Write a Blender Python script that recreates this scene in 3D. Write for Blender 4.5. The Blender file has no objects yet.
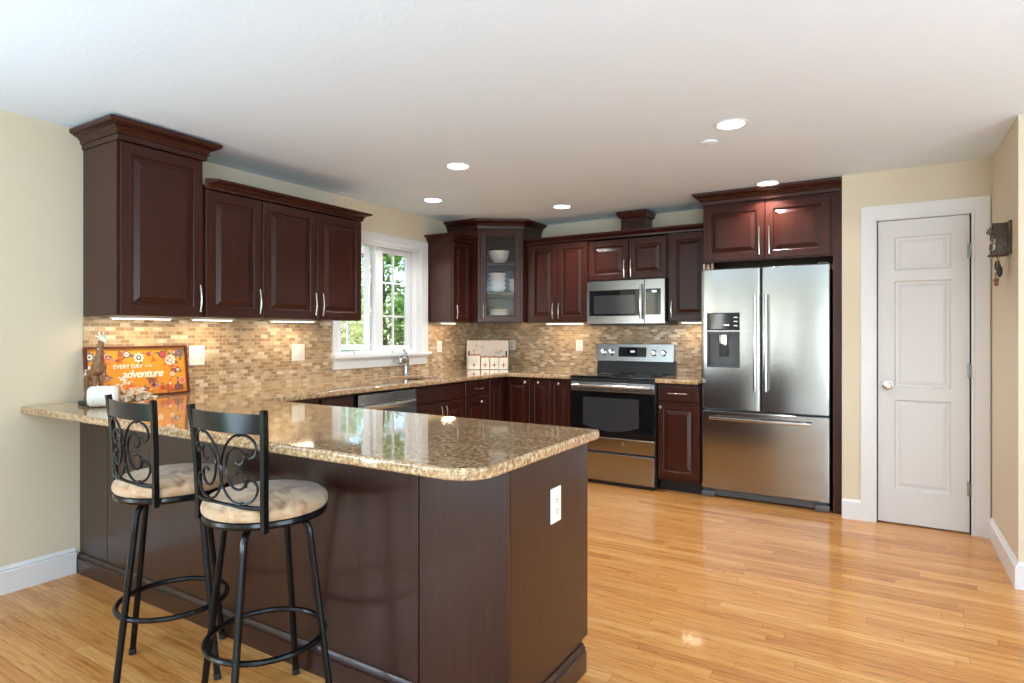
import bpy, bmesh, math, random
from mathutils import Vector, Matrix
random.seed(7)
PI = math.pi
sc = bpy.context.scene
C = sc.collection

# ------------------------------------------------------------------ camera
cam_data = bpy.data.cameras.new('camera')
cam = bpy.data.objects.new('camera', cam_data)
C.objects.link(cam)
cam.location = (3.6915, -5.447, 1.2808)
cam.rotation_euler = (PI/2, 0, 0.5485)
cam_data.sensor_width = 36.0
cam_data.lens = 608.562*36/1024
cam_data.shift_y = -(341.5-333.078)/1024
cam_data.clip_start = 0.05
sc.camera = cam

# ------------------------------------------------------------------ exposure / colour
sc.view_settings.view_transform = 'Standard'
sc.view_settings.look = 'None'
sc.view_settings.exposure = 0.27
sc.view_settings.gamma = 1.0
sc.view_settings.use_curve_mapping = False
try:
    sc.cycles.use_denoising = True
    sc.cycles.max_bounces = 10
    sc.cycles.diffuse_bounces = 6
    sc.cycles.glossy_bounces = 5
    sc.cycles.transmission_bounces = 8
    sc.cycles.sample_clamp_indirect = 6.0
    sc.cycles.caustics_reflective = False
    sc.cycles.caustics_refractive = False
except Exception:
    pass

# ------------------------------------------------------------------ world
world = bpy.data.worlds.new('sky'); sc.world = world
world.use_nodes = True
wn = world.node_tree; wn.nodes.clear()
wo = wn.nodes.new('ShaderNodeOutputWorld'); wb = wn.nodes.new('ShaderNodeBackground')
ws = wn.nodes.new('ShaderNodeTexSky'); ws.sky_type = 'NISHITA'
ws.sun_elevation = math.radians(42); ws.sun_rotation = math.radians(200)
ws.sun_disc = False; ws.air_density = 1.0; ws.dust_density = 0.6; ws.ozone_density = 1.0
wb.inputs['Strength'].default_value = 0.40
wn.links.new(ws.outputs[0], wb.inputs['Color']); wn.links.new(wb.outputs[0], wo.inputs['Surface'])

ZC = 2.374          # ceiling height
XR, YR = 6.7, -8.6  # far side of the living area behind the camera

def area(name, loc, rot, sx, sy, watts, col, parent=None, spread=None):
    l = bpy.data.lights.new(name, 'AREA'); l.shape = 'RECTANGLE'
    l.size = sx; l.size_y = sy; l.energy = watts; l.color = col
    if spread: l.spread = spread
    o = bpy.data.objects.new(name, l); C.objects.link(o)
    o.location = loc; o.rotation_euler = rot
    if parent: o.parent = parent
    return o
DAY = (0.62, 0.82, 1.0)
# unseen fill lamps in invented openings around the camera, tilted up at the ceiling
TILT = math.radians(50)
area('added_fill_narrow', (0.77, YR+0.14, 1.28), (PI/2+TILT, 0, 0), 0.22, 1.6, 7, DAY)
area('added_fill_narrow', (1.97, YR+0.14, 1.28), (PI/2+TILT, 0, 0), 0.14, 1.6, 6, DAY)
area('added_fill_rear', (5.35, YR+0.14, 1.05), (PI/2+TILT, 0, 0), 1.9, 1.9, 155, DAY)
area('added_fill_side', (0.14, -6.55, 1.05), (PI/2+TILT, 0, -PI/2), 1.8, 1.9, 98, DAY)
area('added_fill_right', (XR-0.14, -4.6, 1.05), (PI/2+TILT, 0, PI/2), 2.1, 1.9, 105, DAY)
sun = bpy.data.lights.new('sun', 'SUN'); sun.energy = 9.0; sun.angle = 0.01; sun.color = (1, 0.96, 0.9)
so = bpy.data.objects.new('sun', sun); C.objects.link(so)
so.rotation_euler = Vector((-0.62, 0.42, -0.66)).to_track_quat('-Z', 'Y').to_euler()

# ------------------------------------------------------------------ materials
def srgb(r, g, b):
    f = lambda c: (c/255)/12.92 if c/255 <= 0.04045 else ((c/255+0.055)/1.055)**2.4
    return (f(r), f(g), f(b), 1.0)

class NT:
    def __init__(s, name):
        s.m = bpy.data.materials.new(name); s.m.use_nodes = True
        s.t = s.m.node_tree; s.b = s.t.nodes['Principled BSDF']
    def n(s, typ, **kw):
        k = s.t.nodes.new(typ)
        for a, v in kw.items():
            if a in k.inputs: k.inputs[a].default_value = v
            else: setattr(k, a, v)
        return k
    def l(s, a, b): s.t.links.new(a, b)
    def set(s, **kw):
        for a, v in kw.items(): s.b.inputs[a.replace('_', ' ')].default_value = v
        return s
    def coord(s, scale=(1, 1, 1), rot=(0, 0, 0)):
        tc = s.n('ShaderNodeTexCoord'); mp = s.n('ShaderNodeMapping')
        mp.inputs['Scale'].default_value = scale; mp.inputs['Rotation'].default_value = rot
        s.l(tc.outputs['Object'], mp.inputs['Vector'])
        return mp.outputs['Vector']
    def noise(s, vec, scale=5, detail=4, rough=0.5, dist=0.0):
        k = s.n('ShaderNodeTexNoise', Scale=scale, Detail=detail, Roughness=rough, Distortion=dist)
        s.l(vec, k.inputs['Vector']); return k.outputs['Fac']
    def ramp(s, fac, stops, interp='LINEAR'):
        k = s.n('ShaderNodeValToRGB'); cr = k.color_ramp; cr.interpolation = interp
        while len(cr.elements) > 1: cr.elements.remove(cr.elements[-1])
        cr.elements[0].position = stops[0][0]; cr.elements[0].color = stops[0][1]
        for p, c in stops[1:]:
            e = cr.elements.new(p); e.color = c
        s.l(fac, k.inputs['Fac']); return k.outputs['Color']
    def mix(s, fac, a, b, mode='MIX'):
        k = s.n('ShaderNodeMix', data_type='RGBA', blend_type=mode)
        for i, v in ((0, fac), (6, a), (7, b)):
            if hasattr(v, 'is_linked') or hasattr(v, 'links'): s.l(v, k.inputs[i])
            else: k.inputs[i].default_value = v
        return k.outputs[2]
    def bump(s, h, strength=0.1, dist=0.01):
        k = s.n('ShaderNodeBump', Strength=strength, Distance=dist)
        s.l(h, k.inputs['Height']); s.l(k.outputs['Normal'], s.b.inputs['Normal'])

def plain(name, col, rough=0.5, metal=0.0, coat=0.0, bumpscale=0, bumpstr=0.05, spec=0.5, var=0.0):
    t = NT(name); t.set(Base_Color=col, Roughness=rough, Metallic=metal, Coat_Weight=coat)
    t.b.inputs['Specular IOR Level'].default_value = spec
    v = t.coord()
    nz = t.noise(v, bumpscale or 40, 3)
    if var:
        dark = tuple(c*(1-var) for c in col[:3])+(1,)
        t.l(t.ramp(nz, [(0.3, dark), (0.7, col)]), t.b.inputs['Base Color'])
    if bumpscale: t.bump(nz, bumpstr, 0.004)
    return t.m

def wood_cherry(name, c_dark, c_mid, rough=0.3, axis='z', coat=0.12):
    t = NT(name)
    sc_ = {'z': (26, 26, 1.6), 'x': (1.6, 26, 26), 'y': (26, 1.6, 26)}[axis]
    v = t.coord(sc_)
    n1 = t.noise(v, 2.2, 6, 0.6, 0.6)
    fine = t.noise(t.coord(tuple(k*4 for k in sc_)), 3, 2)
    col = t.ramp(n1, [(0.3, c_dark), (0.62, c_mid)])
    t.l(t.mix(0.25, col, t.ramp(fine, [(0.35, c_dark), (0.7, c_mid)])), t.b.inputs['Base Color'])
    t.set(Roughness=rough, Coat_Weight=coat, Coat_Roughness=0.18); t.b.inputs['Specular IOR Level'].default_value = 0.3
    t.bump(fine, 0.05, 0.001)
    return t.m

M = {}
M['cherry'] = wood_cherry('cherry_stain', srgb(41, 16, 10), srgb(66, 28, 18))
M['cherry_x'] = wood_cherry('cherry_stain_across', srgb(41, 16, 10), srgb(66, 28, 18), axis='x')
M['panel'] = wood_cherry('cherry_island_panel', srgb(38, 20, 15), srgb(56, 31, 25), rough=0.32, coat=0.55)
M['dark_in'] = plain('dark_toe_kick', srgb(24, 12, 9), 0.6)  # even dark brown of the toe kick boards
M['wall'] = plain('cream_wall_paint', srgb(216, 203, 178), 0.7, bumpscale=180, bumpstr=0.04)
M['ceiling'] = plain('white_textured_ceiling', srgb(231, 243, 254), 0.85, bumpscale=60, bumpstr=0.25)
M['white'] = plain('white_trim_paint', srgb(226, 225, 224), 0.35, bumpscale=20, bumpstr=0.01)
M['doorwhite'] = plain('white_door_paint', srgb(220, 218, 216), 0.4, bumpscale=20, bumpstr=0.01)
M['plate'] = plain('white_plastic', srgb(236, 232, 224), 0.35)
M['slot'] = plain('outlet_slot_dark', srgb(60, 55, 50), 0.5)
M['nickel'] = plain('brushed_nickel', (0.72, 0.68, 0.62, 1), 0.25, 1.0)
M['hinge'] = plain('dull_hinge_metal', (0.30, 0.29, 0.27, 1), 0.4, 1.0)
M['chrome'] = plain('polished_chrome', (0.75, 0.75, 0.76, 1), 0.12, 1.0)
M['faucet'] = plain('satin_steel_faucet', (0.42, 0.43, 0.44, 1), 0.25, 1.0)
M['blackmetal'] = plain('black_metal_stool', (0.004, 0.004, 0.0045, 1), 0.2, 0.0, coat=0.0, spec=0.28)
M['rubber'] = plain('black_rubber', (0.01, 0.01, 0.01, 1), 0.6)
M['blackglass'] = plain('black_glass', (0.006, 0.006, 0.007, 1), 0.05, spec=0.5)
M['blackplastic'] = plain('black_plastic', (0.015, 0.015, 0.016, 1), 0.3)
M['ovenwindow'] = plain('oven_window_glass', (0.035, 0.035, 0.038, 1), 0.10, spec=1.0)
M['greyplastic'] = plain('grey_plastic', srgb(88, 88, 90), 0.35)
M['white_ceramic'] = plain('white_ceramic', srgb(236, 233, 226), 0.2, coat=0.3)
M['cream_ceramic'] = plain('cream_ceramic', srgb(226, 214, 190), 0.25, coat=0.3)
M['carved_wood'] = plain('carved_brown_wood', srgb(150, 104, 66), 0.45, bumpscale=60, bumpstr=0.2, var=0.45)
M['bone'] = plain('pale_cream_paint', srgb(232, 222, 204), 0.4)
M['dry_flower'] = plain('dried_cream_petals', srgb(252, 238, 216), 0.6, var=0.08)
M['clockwood'] = plain('dark_carved_clock_wood', srgb(92, 76, 62), 0.6, bumpscale=120, bumpstr=0.4, var=0.5)
M['leafgold'] = plain('olive_carved_leaf', srgb(122, 106, 78), 0.55, var=0.4)
M['brass'] = plain('aged_brass', (0.45, 0.34, 0.18, 1), 0.35, 1.0)
M['pinecone'] = plain('cast_iron_pinecone', srgb(38, 38, 36), 0.5, bumpscale=200, bumpstr=0.5)
M['redcharm'] = plain('red_brown_charm', srgb(150, 84, 72), 0.5, var=0.4)
M['pale_wood'] = plain('pale_wood', srgb(205, 176, 148), 0.5, var=0.2)
M['door_glass'] = None

def stainless(name, base=0.62, rough=0.24, axis='x'):
    t = NT(name)
    s_ = {'x': (1, 60, 400), 'z': (400, 60, 1)}[axis]
    n1 = t.noise(t.coord(s_), 1.5, 3)
    t.set(Metallic=1.0, Roughness=rough)
    t.l(t.ramp(n1, [(0.3, (base*0.92, base*0.91, base*0.89, 1)), (0.7, (base, base*0.99, base*0.97, 1))]), t.b.inputs['Base Color'])
    t.b.inputs['Anisotropic'].default_value = 0.5
    t.b.inputs['Anisotropic Rotation'].default_value = 0.0 if axis == 'x' else 0.25
    t.bump(n1, 0.03, 0.0006)
    return t.m
M['steel'] = stainless('stainless_steel', 0.42, 0.19)
M['steel_trim'] = stainless('stainless_trim', 0.6, 0.2)

def granite(name):
    t = NT(name); v = t.coord((1, 1, 1))
    big = t.noise(t.coord((1.5, 5.0, 5.0)), 3.0, 4, 0.6, 0.6)
    mid = t.noise(v, 70, 5, 0.72, 0.3)
    fine = t.noise(v, 150, 3, 0.6)
    base = t.ramp(mid, [(0.33, srgb(62, 46, 34)), (0.42, srgb(136, 100, 66)), (0.51, srgb(182, 146, 104)), (0.59, srgb(212, 190, 154)), (0.70, srgb(232, 222, 202))])
    tint = t.ramp(big, [(0.35, srgb(136, 98, 62)), (0.65, srgb(204, 178, 140))])
    c = t.mix(0.28, base, tint)
    vor = t.n('ShaderNodeTexVoronoi', Scale=95.0); t.l(v, vor.inputs['Vector'])
    spk = t.ramp(vor.outputs['Distance'], [(0.16, (1, 1, 1, 1)), (0.3, (0, 0, 0, 1))])
    gate = t.ramp(fine, [(0.50, (0, 0, 0, 1)), (0.58, (1, 1, 1, 1))])
    f = t.mix(1.0, spk, gate, 'MULTIPLY')
    c2 = t.mix(f, c, srgb(44, 34, 27))
    t.l(c2, t.b.inputs['Base Color'])
    t.set(Roughness=0.06, Coat_Weight=0.5, Coat_Roughness=0.03)
    return t.m
M['granite'] = granite('brown_granite')

def tiles(name, plane):
    t = NT(name); tc = t.n('ShaderNodeTexCoord'); sp = t.n('ShaderNodeSeparateXYZ'); cb = t.n('ShaderNodeCombineXYZ')
    t.l(tc.outputs['Object'], sp.inputs[0])
    t.l(sp.outputs['Y' if plane == 'yz' else 'X'], cb.inputs['X']); t.l(sp.outputs['Z'], cb.inputs['Y'])
    br = t.n('ShaderNodeTexBrick', Scale=1.0)
    br.inputs['Brick Width'].default_value = 0.052; br.inputs['Row Height'].default_value = 0.0235
    br.inputs['Mortar Size'].default_value = 0.0016; br.inputs['Mortar Smooth'].default_value = 0.1
    br.inputs['Color1'].default_value = (0, 0, 0, 1); br.inputs['Color2'].default_value = (1, 1, 1, 1)
    br.inputs['Mortar'].default_value = (0.5, 0.5, 0.5, 1)
    t.l(cb.outputs[0], br.inputs['Vector'])
    pal = t.ramp(br.outputs['Color'], [(0.0, srgb(138, 108, 80)), (0.16, srgb(168, 136, 100)), (0.34, srgb(182, 152, 116)), (0.52, srgb(154, 122, 90)), (0.68, srgb(198, 172, 138)), (0.84, srgb(222, 204, 174))], 'CONSTANT')
    mott = t.noise(t.coord(), 60, 4)
    pal2 = t.mix(0.25, pal, t.ramp(mott, [(0.3, srgb(128, 98, 70)), (0.7, srgb(216, 190, 152))]))
    t.l(t.mix(br.outputs['Fac'], pal2, srgb(196, 178, 150)), t.b.inputs['Base Color'])
    rg = t.ramp(br.outputs['Color'], [(0.0, (0.3,)*3+(1,)), (0.5, (0.18,)*3+(1,)), (0.8, (0.12,)*3+(1,))], 'CONSTANT')
    t.l(rg, t.b.inputs['Roughness'])
    inv = t.n('ShaderNodeMath', operation='SUBTRACT'); inv.inputs[0].default_value = 1.0
    t.l(br.outputs['Fac'], inv.inputs[1]); t.bump(inv.outputs[0], 0.5, 0.002)
    return t.m
M['tile_yz'] = tiles('mosaic_tile_left', 'yz'); M['tile_xz'] = tiles('mosaic_tile_back', 'xz')

def oak_floor(name):
    t = NT(name); tc = t.n('ShaderNodeTexCoord')
    sx = t.n('ShaderNodeSeparateXYZ'); t.l(tc.outputs['Object'], sx.inputs[0])
    def mth(op, a, b=None):
        k = t.n('ShaderNodeMath', operation=op)
        for q, w_ in enumerate((a, b)):
            if w_ is None: continue
            if isinstance(w_, (int, float)): k.inputs[q].default_value = w_
            else: t.l(w_, k.inputs[q])
        return k.outputs[0]
    row = mth('FLOOR', mth('DIVIDE', sx.outputs['Y'], 0.057))
    wnz = t.n('ShaderNodeTexWhiteNoise', noise_dimensions='1D'); t.l(row, wnz.inputs['W'])
    cx = t.n('ShaderNodeCombineXYZ'); t.l(mth('ADD', sx.outputs['X'], mth('MULTIPLY', wnz.outputs['Value'], 8.3)), cx.inputs['X']); t.l(sx.outputs['Y'], cx.inputs['Y'])
    br = t.n('ShaderNodeTexBrick', Scale=1.0, offset=0.0, offset_frequency=2)
    br.inputs['Brick Width'].default_value = 0.95; br.inputs['Row Height'].default_value = 0.057
    br.inputs['Mortar Size'].default_value = 0.0007; br.inputs['Mortar Smooth'].default_value = 0.0
    br.inputs['Color1'].default_value = (0, 0, 0, 1); br.inputs['Color2'].default_value = (1, 1, 1, 1)
    t.l(cx.outputs[0], br.inputs['Vector'])
    plank = t.ramp(br.outputs['Color'], [(0.0, srgb(160, 94, 40)), (0.2, srgb(200, 136, 70)), (0.45, srgb(214, 154, 86)), (0.7, srgb(182, 116, 54)), (1.0, srgb(224, 172, 106))])
    sh = t.n('ShaderNodeVectorMath', operation='MULTIPLY_ADD')
    t.l(br.outputs['Color'], sh.inputs[0]); sh.inputs[1].default_value = (7.0, 3.0, 1.0); t.l(tc.outputs['Object'], sh.inputs[2])
    mp = t.n('ShaderNodeMapping'); mp.inputs['Scale'].default_value = (1.6, 26, 1); t.l(sh.outputs[0], mp.inputs['Vector'])
    g = t.noise(mp.outputs[0], 2.4, 6, 0.62, 1.2)
    grain = t.ramp(g, [(0.34, srgb(140, 78, 32)), (0.5, srgb(204, 142, 76)), (0.7, srgb(222, 168, 104))])
    c = t.mix(0.5, plank, grain)
    t.l(t.mix(br.outputs['Fac'], c, srgb(120, 66, 30)), t.b.inputs['Base Color'])
    t.set(Roughness=0.3, Coat_Weight=0.4, Coat_Roughness=0.08); t.b.inputs['Specular IOR Level'].default_value = 0.2; t.b.inputs['Coat IOR'].default_value = 1.4
    t.bump(g, 0.02, 0.001)
    return t.m
M['floor'] = oak_floor('oak_strip_floor')

def suede(name):
    t = NT(name); v = t.coord()
    n1 = t.noise(v, 9, 5, 0.6, 1.0)
    t.l(t.ramp(n1, [(0.34, srgb(128, 92, 62)), (0.47, srgb(178, 144, 108)), (0.6, srgb(198, 170, 136)), (0.7, srgb(206, 184, 154))]), t.b.inputs['Base Color'])
    t.set(Roughness=0.85); t.b.inputs['Sheen Weight'].default_value = 0.3
    t.bump(t.noise(v, 220, 2), 0.15, 0.001)
    return t.m
M['suede'] = suede('tan_microsuede')

def glass(name, tint=(1, 1, 1, 1), ior=1.45):
    t = NT(name); nt = t.t
    tr = t.n('ShaderNodeBsdfTransparent'); tr.inputs[0].default_value = tint
    gl = t.n('ShaderNodeBsdfGlossy'); gl.inputs['Roughness'].default_value = 0.02
    lw = t.n('ShaderNodeLayerWeight', Blend=0.5); pw = t.n('ShaderNodeMath', operation='POWER'); pw.inputs[1].default_value = 4.0
    fr = t.n('ShaderNodeMath', operation='MULTIPLY_ADD'); fr.inputs[1].default_value = 0.9; fr.inputs[2].default_value = 0.04
    t.l(lw.outputs['Facing'], pw.inputs[0]); t.l(pw.outputs[0], fr.inputs[0])
    mx = t.n('ShaderNodeMixShader')
    t.l(fr.outputs[0], mx.inputs[0]); t.l(tr.outputs[0], mx.inputs[1]); t.l(gl.outputs[0], mx.inputs[2])
    t.l(mx.outputs[0], nt.nodes['Material Output'].inputs['Surface'])
    return t.m
M['glass'] = glass('clear_glass', (0.95, 0.97, 0.96, 1))
M['door_glass'] = glass('cabinet_glass', (0.9, 0.9, 0.9, 1))

def emit(name, col, strength):
    t = NT(name); t.b.inputs['Emission Color'].default_value = col; t.b.inputs['Emission Strength'].default_value = strength
    t.set(Base_Color=(1, 1, 1, 1))
    return t.m
M['lamp'] = emit('lit_downlight_lens', (1, 0.96, 0.9, 1), 9.0)
M['ledstrip'] = emit('lit_under_cabinet_lens', (1, 0.84, 0.62, 1), 7.0)
M['clockdigits'] = emit('lit_clock_digits', (0.75, 0.9, 1, 1), 1.4)
M['whitedigits'] = emit('lit_white_display', (0.95, 0.97, 1, 1), 1.2)

def leafmat(name, c1, c2):
    t = NT(name); v = t.coord()
    t.l(t.ramp(t.noise(v, 2.5, 3), [(0.35, c1), (0.65, c2)]), t.b.inputs['Base Color'])
    t.set(Roughness=0.5)
    t.b.inputs['Subsurface Weight'].default_value = 0.0
    nt = t.t; tl = t.n('ShaderNodeBsdfTranslucent'); tl.inputs[0].default_value = c2
    mx = t.n('ShaderNodeMixShader'); mx.inputs[0].default_value = 0.4
    t.l(t.b.outputs[0], mx.inputs[1]); t.l(tl.outputs[0], mx.inputs[2])
    t.l(mx.outputs[0], nt.nodes['Material Output'].inputs['Surface'])
    return t.m
M['leaf'] = leafmat('summer_leaves', srgb(70, 104, 48), srgb(140, 172, 96))
M['leaf2'] = leafmat('pale_leaves', srgb(98, 128, 70), srgb(176, 200, 130))
M['bark'] = plain('tree_bark', srgb(92, 80, 68), 0.9, bumpscale=20, bumpstr=0.5, var=0.4)
M['grass'] = plain('lawn_grass', srgb(110, 140, 70), 0.9, bumpscale=30, bumpstr=0.3, var=0.4)

# ------------------------------------------------------------------ mesh helpers
class MB:
    def __init__(s): s.bm = bmesh.new(); s.mi = 0; s.X = Matrix.Identity(4)
    def v(s, p): return s.bm.verts.new(s.X @ Vector(p))
    def f(s, vs):
        try:
            fc = s.bm.faces.new(vs); fc.material_index = s.mi; return fc
        except ValueError: return None
    def box(s, x0, x1, y0, y1, z0, z1, bev=0.0, seg=1):
        vs = [s.v((x, y, z)) for z in (z0, z1) for y in (y0, y1) for x in (x0, x1)]
        fs = [s.f([vs[i] for i in q]) for q in ((0, 2, 3, 1), (4, 5, 7, 6), (0, 1, 5, 4), (2, 6, 7, 3), (0, 4, 6, 2), (1, 3, 7, 5))]
        if bev:
            es = list({e for f_ in fs for e in f_.edges})
            r = bmesh.ops.bevel(s.bm, geom=es, offset=bev, segments=seg, affect='EDGES', profile=0.5)
            for f_ in r['faces']: f_.material_index = s.mi
        return s
    def prism(s, poly, a0, a1, axis='z'):
        def P(u, w, a): return {'z': (u, w, a), 'x': (a, u, w), 'y': (u, a, w)}[axis]
        b = [s.v(P(u, w, a0)) for u, w in poly]; t = [s.v(P(u, w, a1)) for u, w in poly]
        n = len(poly)
        s.f(b[::-1]); s.f(t)
        for i in range(n): s.f([b[i], b[(i+1) % n], t[(i+1) % n], t[i]])
        return s
    def tube(s, pts, r, seg=8, closed=False, up=None, flat=None):
        pts = [Vector(p) for p in pts]; n = len(pts); rings = []; prev = None
        rr = r if isinstance(r, (list, tuple)) else [r]*n
        for i, p in enumerate(pts):
            a = pts[(i-1) % n] if (closed or i > 0) else p
            b = pts[(i+1) % n] if (closed or i < n-1) else p
            d = (b-a).normalized()
            if prev is None:
                ref = Vector(up) if up else (Vector((0, 0, 1)) if abs(d.z) < 0.9 else Vector((1, 0, 0)))
            else: ref = prev
            u = (ref - d*ref.dot(d))
            if u.length < 1e-6: u = d.orthogonal()
            u.normalize(); w = d.cross(u); prev = u
            fu, fw = flat if flat else (1, 1)
            rings.append([s.v(p + u*(math.cos(2*PI*k/seg)*rr[i]*fu) + w*(math.sin(2*PI*k/seg)*rr[i]*fw)) for k in range(seg)])
        m = n if closed else n-1
        for i in range(m):
            A, B = rings[i], rings[(i+1) % n]
            for k in range(seg): s.f([A[k], A[(k+1) % seg], B[(k+1) % seg], B[k]])
        if not closed: s.f(rings[0][::-1]); s.f(rings[-1])
        return s
    def lathe(s, prof, c=(0, 0, 0), seg=24, axis='z', sx=1, sy=1, caps=True):
        rings = []
        for r, h in prof:
            ring = []
            for k in range(seg):
                a = 2*PI*k/seg; u, w = r*math.cos(a)*sx, r*math.sin(a)*sy
                p = {'z': (u, w, h), 'y': (u, h, w), 'x': (h, u, w)}[axis]
                ring.append(s.v((p[0]+c[0], p[1]+c[1], p[2]+c[2])))
            rings.append(ring)
        for A, B in zip(rings, rings[1:]):
            for k in range(seg): s.f([A[k], A[(k+1) % seg], B[(k+1) % seg], B[k]])
        if caps: s.f(rings[0][::-1]); s.f(rings[-1])
        return s
    def ball(s, c, r, seg=10, rings=6, sx=1, sy=1, sz=1):
        prof = [(max(1e-4, r*math.sin(PI*i/rings)), -r*math.cos(PI*i/rings)*sz) for i in range(rings+1)]
        return s.lathe(prof, c, seg, 'z', sx, sy)
    def loops(s, x0, x1, z0, z1, lp, cap=True, back=True):
        """nested rectangles facing -y: lp = [(inset, y)...] from the back edge over the front to the middle"""
        R = []
        for ins, y in lp:
            R.append([s.v((x0+ins, y, z0+ins)), s.v((x1-ins, y, z0+ins)), s.v((x1-ins, y, z1-ins)), s.v((x0+ins, y, z1-ins))])
        for A, B in zip(R, R[1:]):
            for k in range(4): s.f([A[k], A[(k+1) % 4], B[(k+1) % 4], B[k]])
        if cap: s.f(R[-1])
        if back and cap: s.f(R[0][::-1])
        if not cap:
            for k in range(4): s.f([R[-1][k], R[-1][(k+1) % 4], R[0][(k+1) % 4], R[0][k]])
        return s
    def crown(s, path, prof, z, cut0=0.0):
        n = len(path); P = [Vector(p) for p in path]; rows = []
        def nrm(a, b): d = (b-a).normalized(); return Vector((d.y, -d.x))
        for i in range(n):
            if i == 0: m = nrm(P[0], P[1])
            elif i == n-1: m = nrm(P[-2], P[-1])
            else:
                a, b = nrm(P[i-1], P[i]), nrm(P[i], P[i+1]); m = (a+b); m = m/(m.dot(a))
            q = (P[1]-P[0]).normalized()*cut0 if i == 0 else Vector((0, 0))
            rows.append([s.v((P[i].x+m.x*o+q.x*o, P[i].y+m.y*o+q.y*o, z+h)) for o, h in prof])
        k = len(prof)
        for A, B in zip(rows, rows[1:]):
            for j in range(k): s.f([A[j], B[j], B[(j+1) % k], A[(j+1) % k]])
        s.f(rows[0]); s.f(rows[-1][::-1])
        return s

def part(name, mb, mat, parent=None, loc=None, sharp=32):
    bm = mb.bm
    bmesh.ops.recalc_face_normals(bm, faces=bm.faces[:])
    for f_ in bm.faces: f_.smooth = True
    lim = math.radians(sharp)
    for e in bm.edges:
        if len(e.link_faces) != 2 or e.calc_face_angle(0) > lim: e.smooth = False
    me = bpy.data.meshes.new(name); bm.to_mesh(me); bm.free()
    for m in (mat if isinstance(mat, (list, tuple)) else [mat]): me.materials.append(m)
    o = bpy.data.objects.new(name, me); C.objects.link(o)
    if len(me.polygons) > 4:
        wm = o.modifiers.new('weighted_normals', 'WEIGHTED_NORMAL'); wm.keep_sharp = True; wm.weight = 90; wm.mode = 'FACE_AREA'
    if parent: o.parent = parent
    if loc: o.location = loc
    return o
def tag(o, label, cat, group=None):
    o['label'] = label; o['category'] = cat
    if group: o['group'] = group
    return o
def thing(name, label, cat, loc=(0, 0, 0), rz=0.0, group=None):
    o = bpy.data.objects.new(name, None); C.objects.link(o); o.empty_display_size = 0.1
    o.location = loc; o.rotation_euler = (0, 0, rz)
    return tag(o, label, cat, group)
def struct(name, mb, mat, label=None, parent=None):
    o = part(name, mb, mat, parent)
    if not parent:
        o['kind'] = 'structure'
        if label: o['label'] = label
    return o
def copy_tree(o, parent=None):
    c = o.copy(); C.objects.link(c)
    if parent: c.parent = parent
    for ch in list(o.children): copy_tree(ch, c)
    return c
def text_mesh(name, body, size, mat, parent, mtx, shear=0.0, bold=0.0, ext=0.0004, align='CENTER', space=1.0):
    cu = bpy.data.curves.new(name, 'FONT'); cu.body = body; cu.size = size; cu.shear = shear; cu.offset = bold
    cu.extrude = ext; cu.align_x = align; cu.space_character = space
    t = bpy.data.objects.new(name, cu); C.objects.link(t)
    dg = bpy.context.evaluated_depsgraph_get(); dg.update()
    me = bpy.data.meshes.new_from_object(t.evaluated_get(dg)); me.transform(mtx)
    C.objects.unlink(t); bpy.data.objects.remove(t); me.materials.clear(); me.materials.append(mat)
    o = bpy.data.objects.new(name, me); C.objects.link(o); o.parent = parent
    return o
FACE = Matrix.Rotation(PI/2, 4, 'X')        # text standing upright, read from -y

# ------------------------------------------------------------------ the setting
m = MB(); m.box(-0.0, XR, YR, 0, -0.1, 0); struct('floor', m, M['floor'], 'glossy honey oak strip floor')
m = MB(); m.box(-0.2, XR+0.2, YR-0.2, 0.2, ZC, ZC+0.15); struct('ceiling', m, M['ceiling'], 'white lightly textured ceiling')
WY0, WY1, WZ0, WZ1 = -2.035, -1.045, 1.10, 2.045       # kitchen window opening
PY0, PY1, PZ1 = -7.55, -5.55, 2.1                        # opening for the added patio door, left wall behind the camera
m = MB()
for y0, y1, z0, z1 in ((WY1, 0.2, 0, ZC), (WY0, WY1, 0, WZ0), (WY0, WY1, WZ1, ZC), (PY1, WY0, 0, ZC), (PY0, PY1, PZ1, ZC), (YR-0.2, PY0, 0, ZC)):
    m.box(-0.16, 0, y0, y1, z0, z1)
struct('wall_left', m, M['wall'], 'cream wall with the kitchen window')
m = MB(); m.box(0, XR+0.2, 0, 0.16, 0, ZC); struct('wall_back', m, M['wall'], 'cream wall behind the range and fridge')
YD, XD0, XD1 = -0.642, 3.443, 4.267
DX0, DX1, DZ1 = 3.654, 4.160, 2.045
m = MB()
for x0, x1, z0, z1 in ((XD0, DX0, 0, ZC), (DX0, DX1, DZ1, ZC), (DX1, XD1+0.1, 0, ZC)): m.box(x0, x1, YD, YD+0.1, z0, z1)
m.box(XD0, XD0+0.1, YD+0.1, 0, 0, ZC)
struct('wall_pantry', m, M['wall'], 'cream wall around the pantry door')
YO = -1.52
m = MB(); m.box(XD1, XD1+0.12, YO+0.12, YD, 0, ZC); m.box(XD1, XR, YO, YO+0.12, 0, ZC)
struct('wall_right', m, M['wall'], 'short cream wall right of the pantry door')
m = MB(); m.box(XR, XR+0.16, YR, -5.75, 0, ZC); m.box(XR, XR+0.16, -3.45, YO+0.12, 0, ZC); m.box(XR, XR+0.16, -5.75, -3.45, 2.12, ZC); struct('wall_far_right', m, M['wall'], 'cream wall of the living area')
m = MB()
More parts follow.
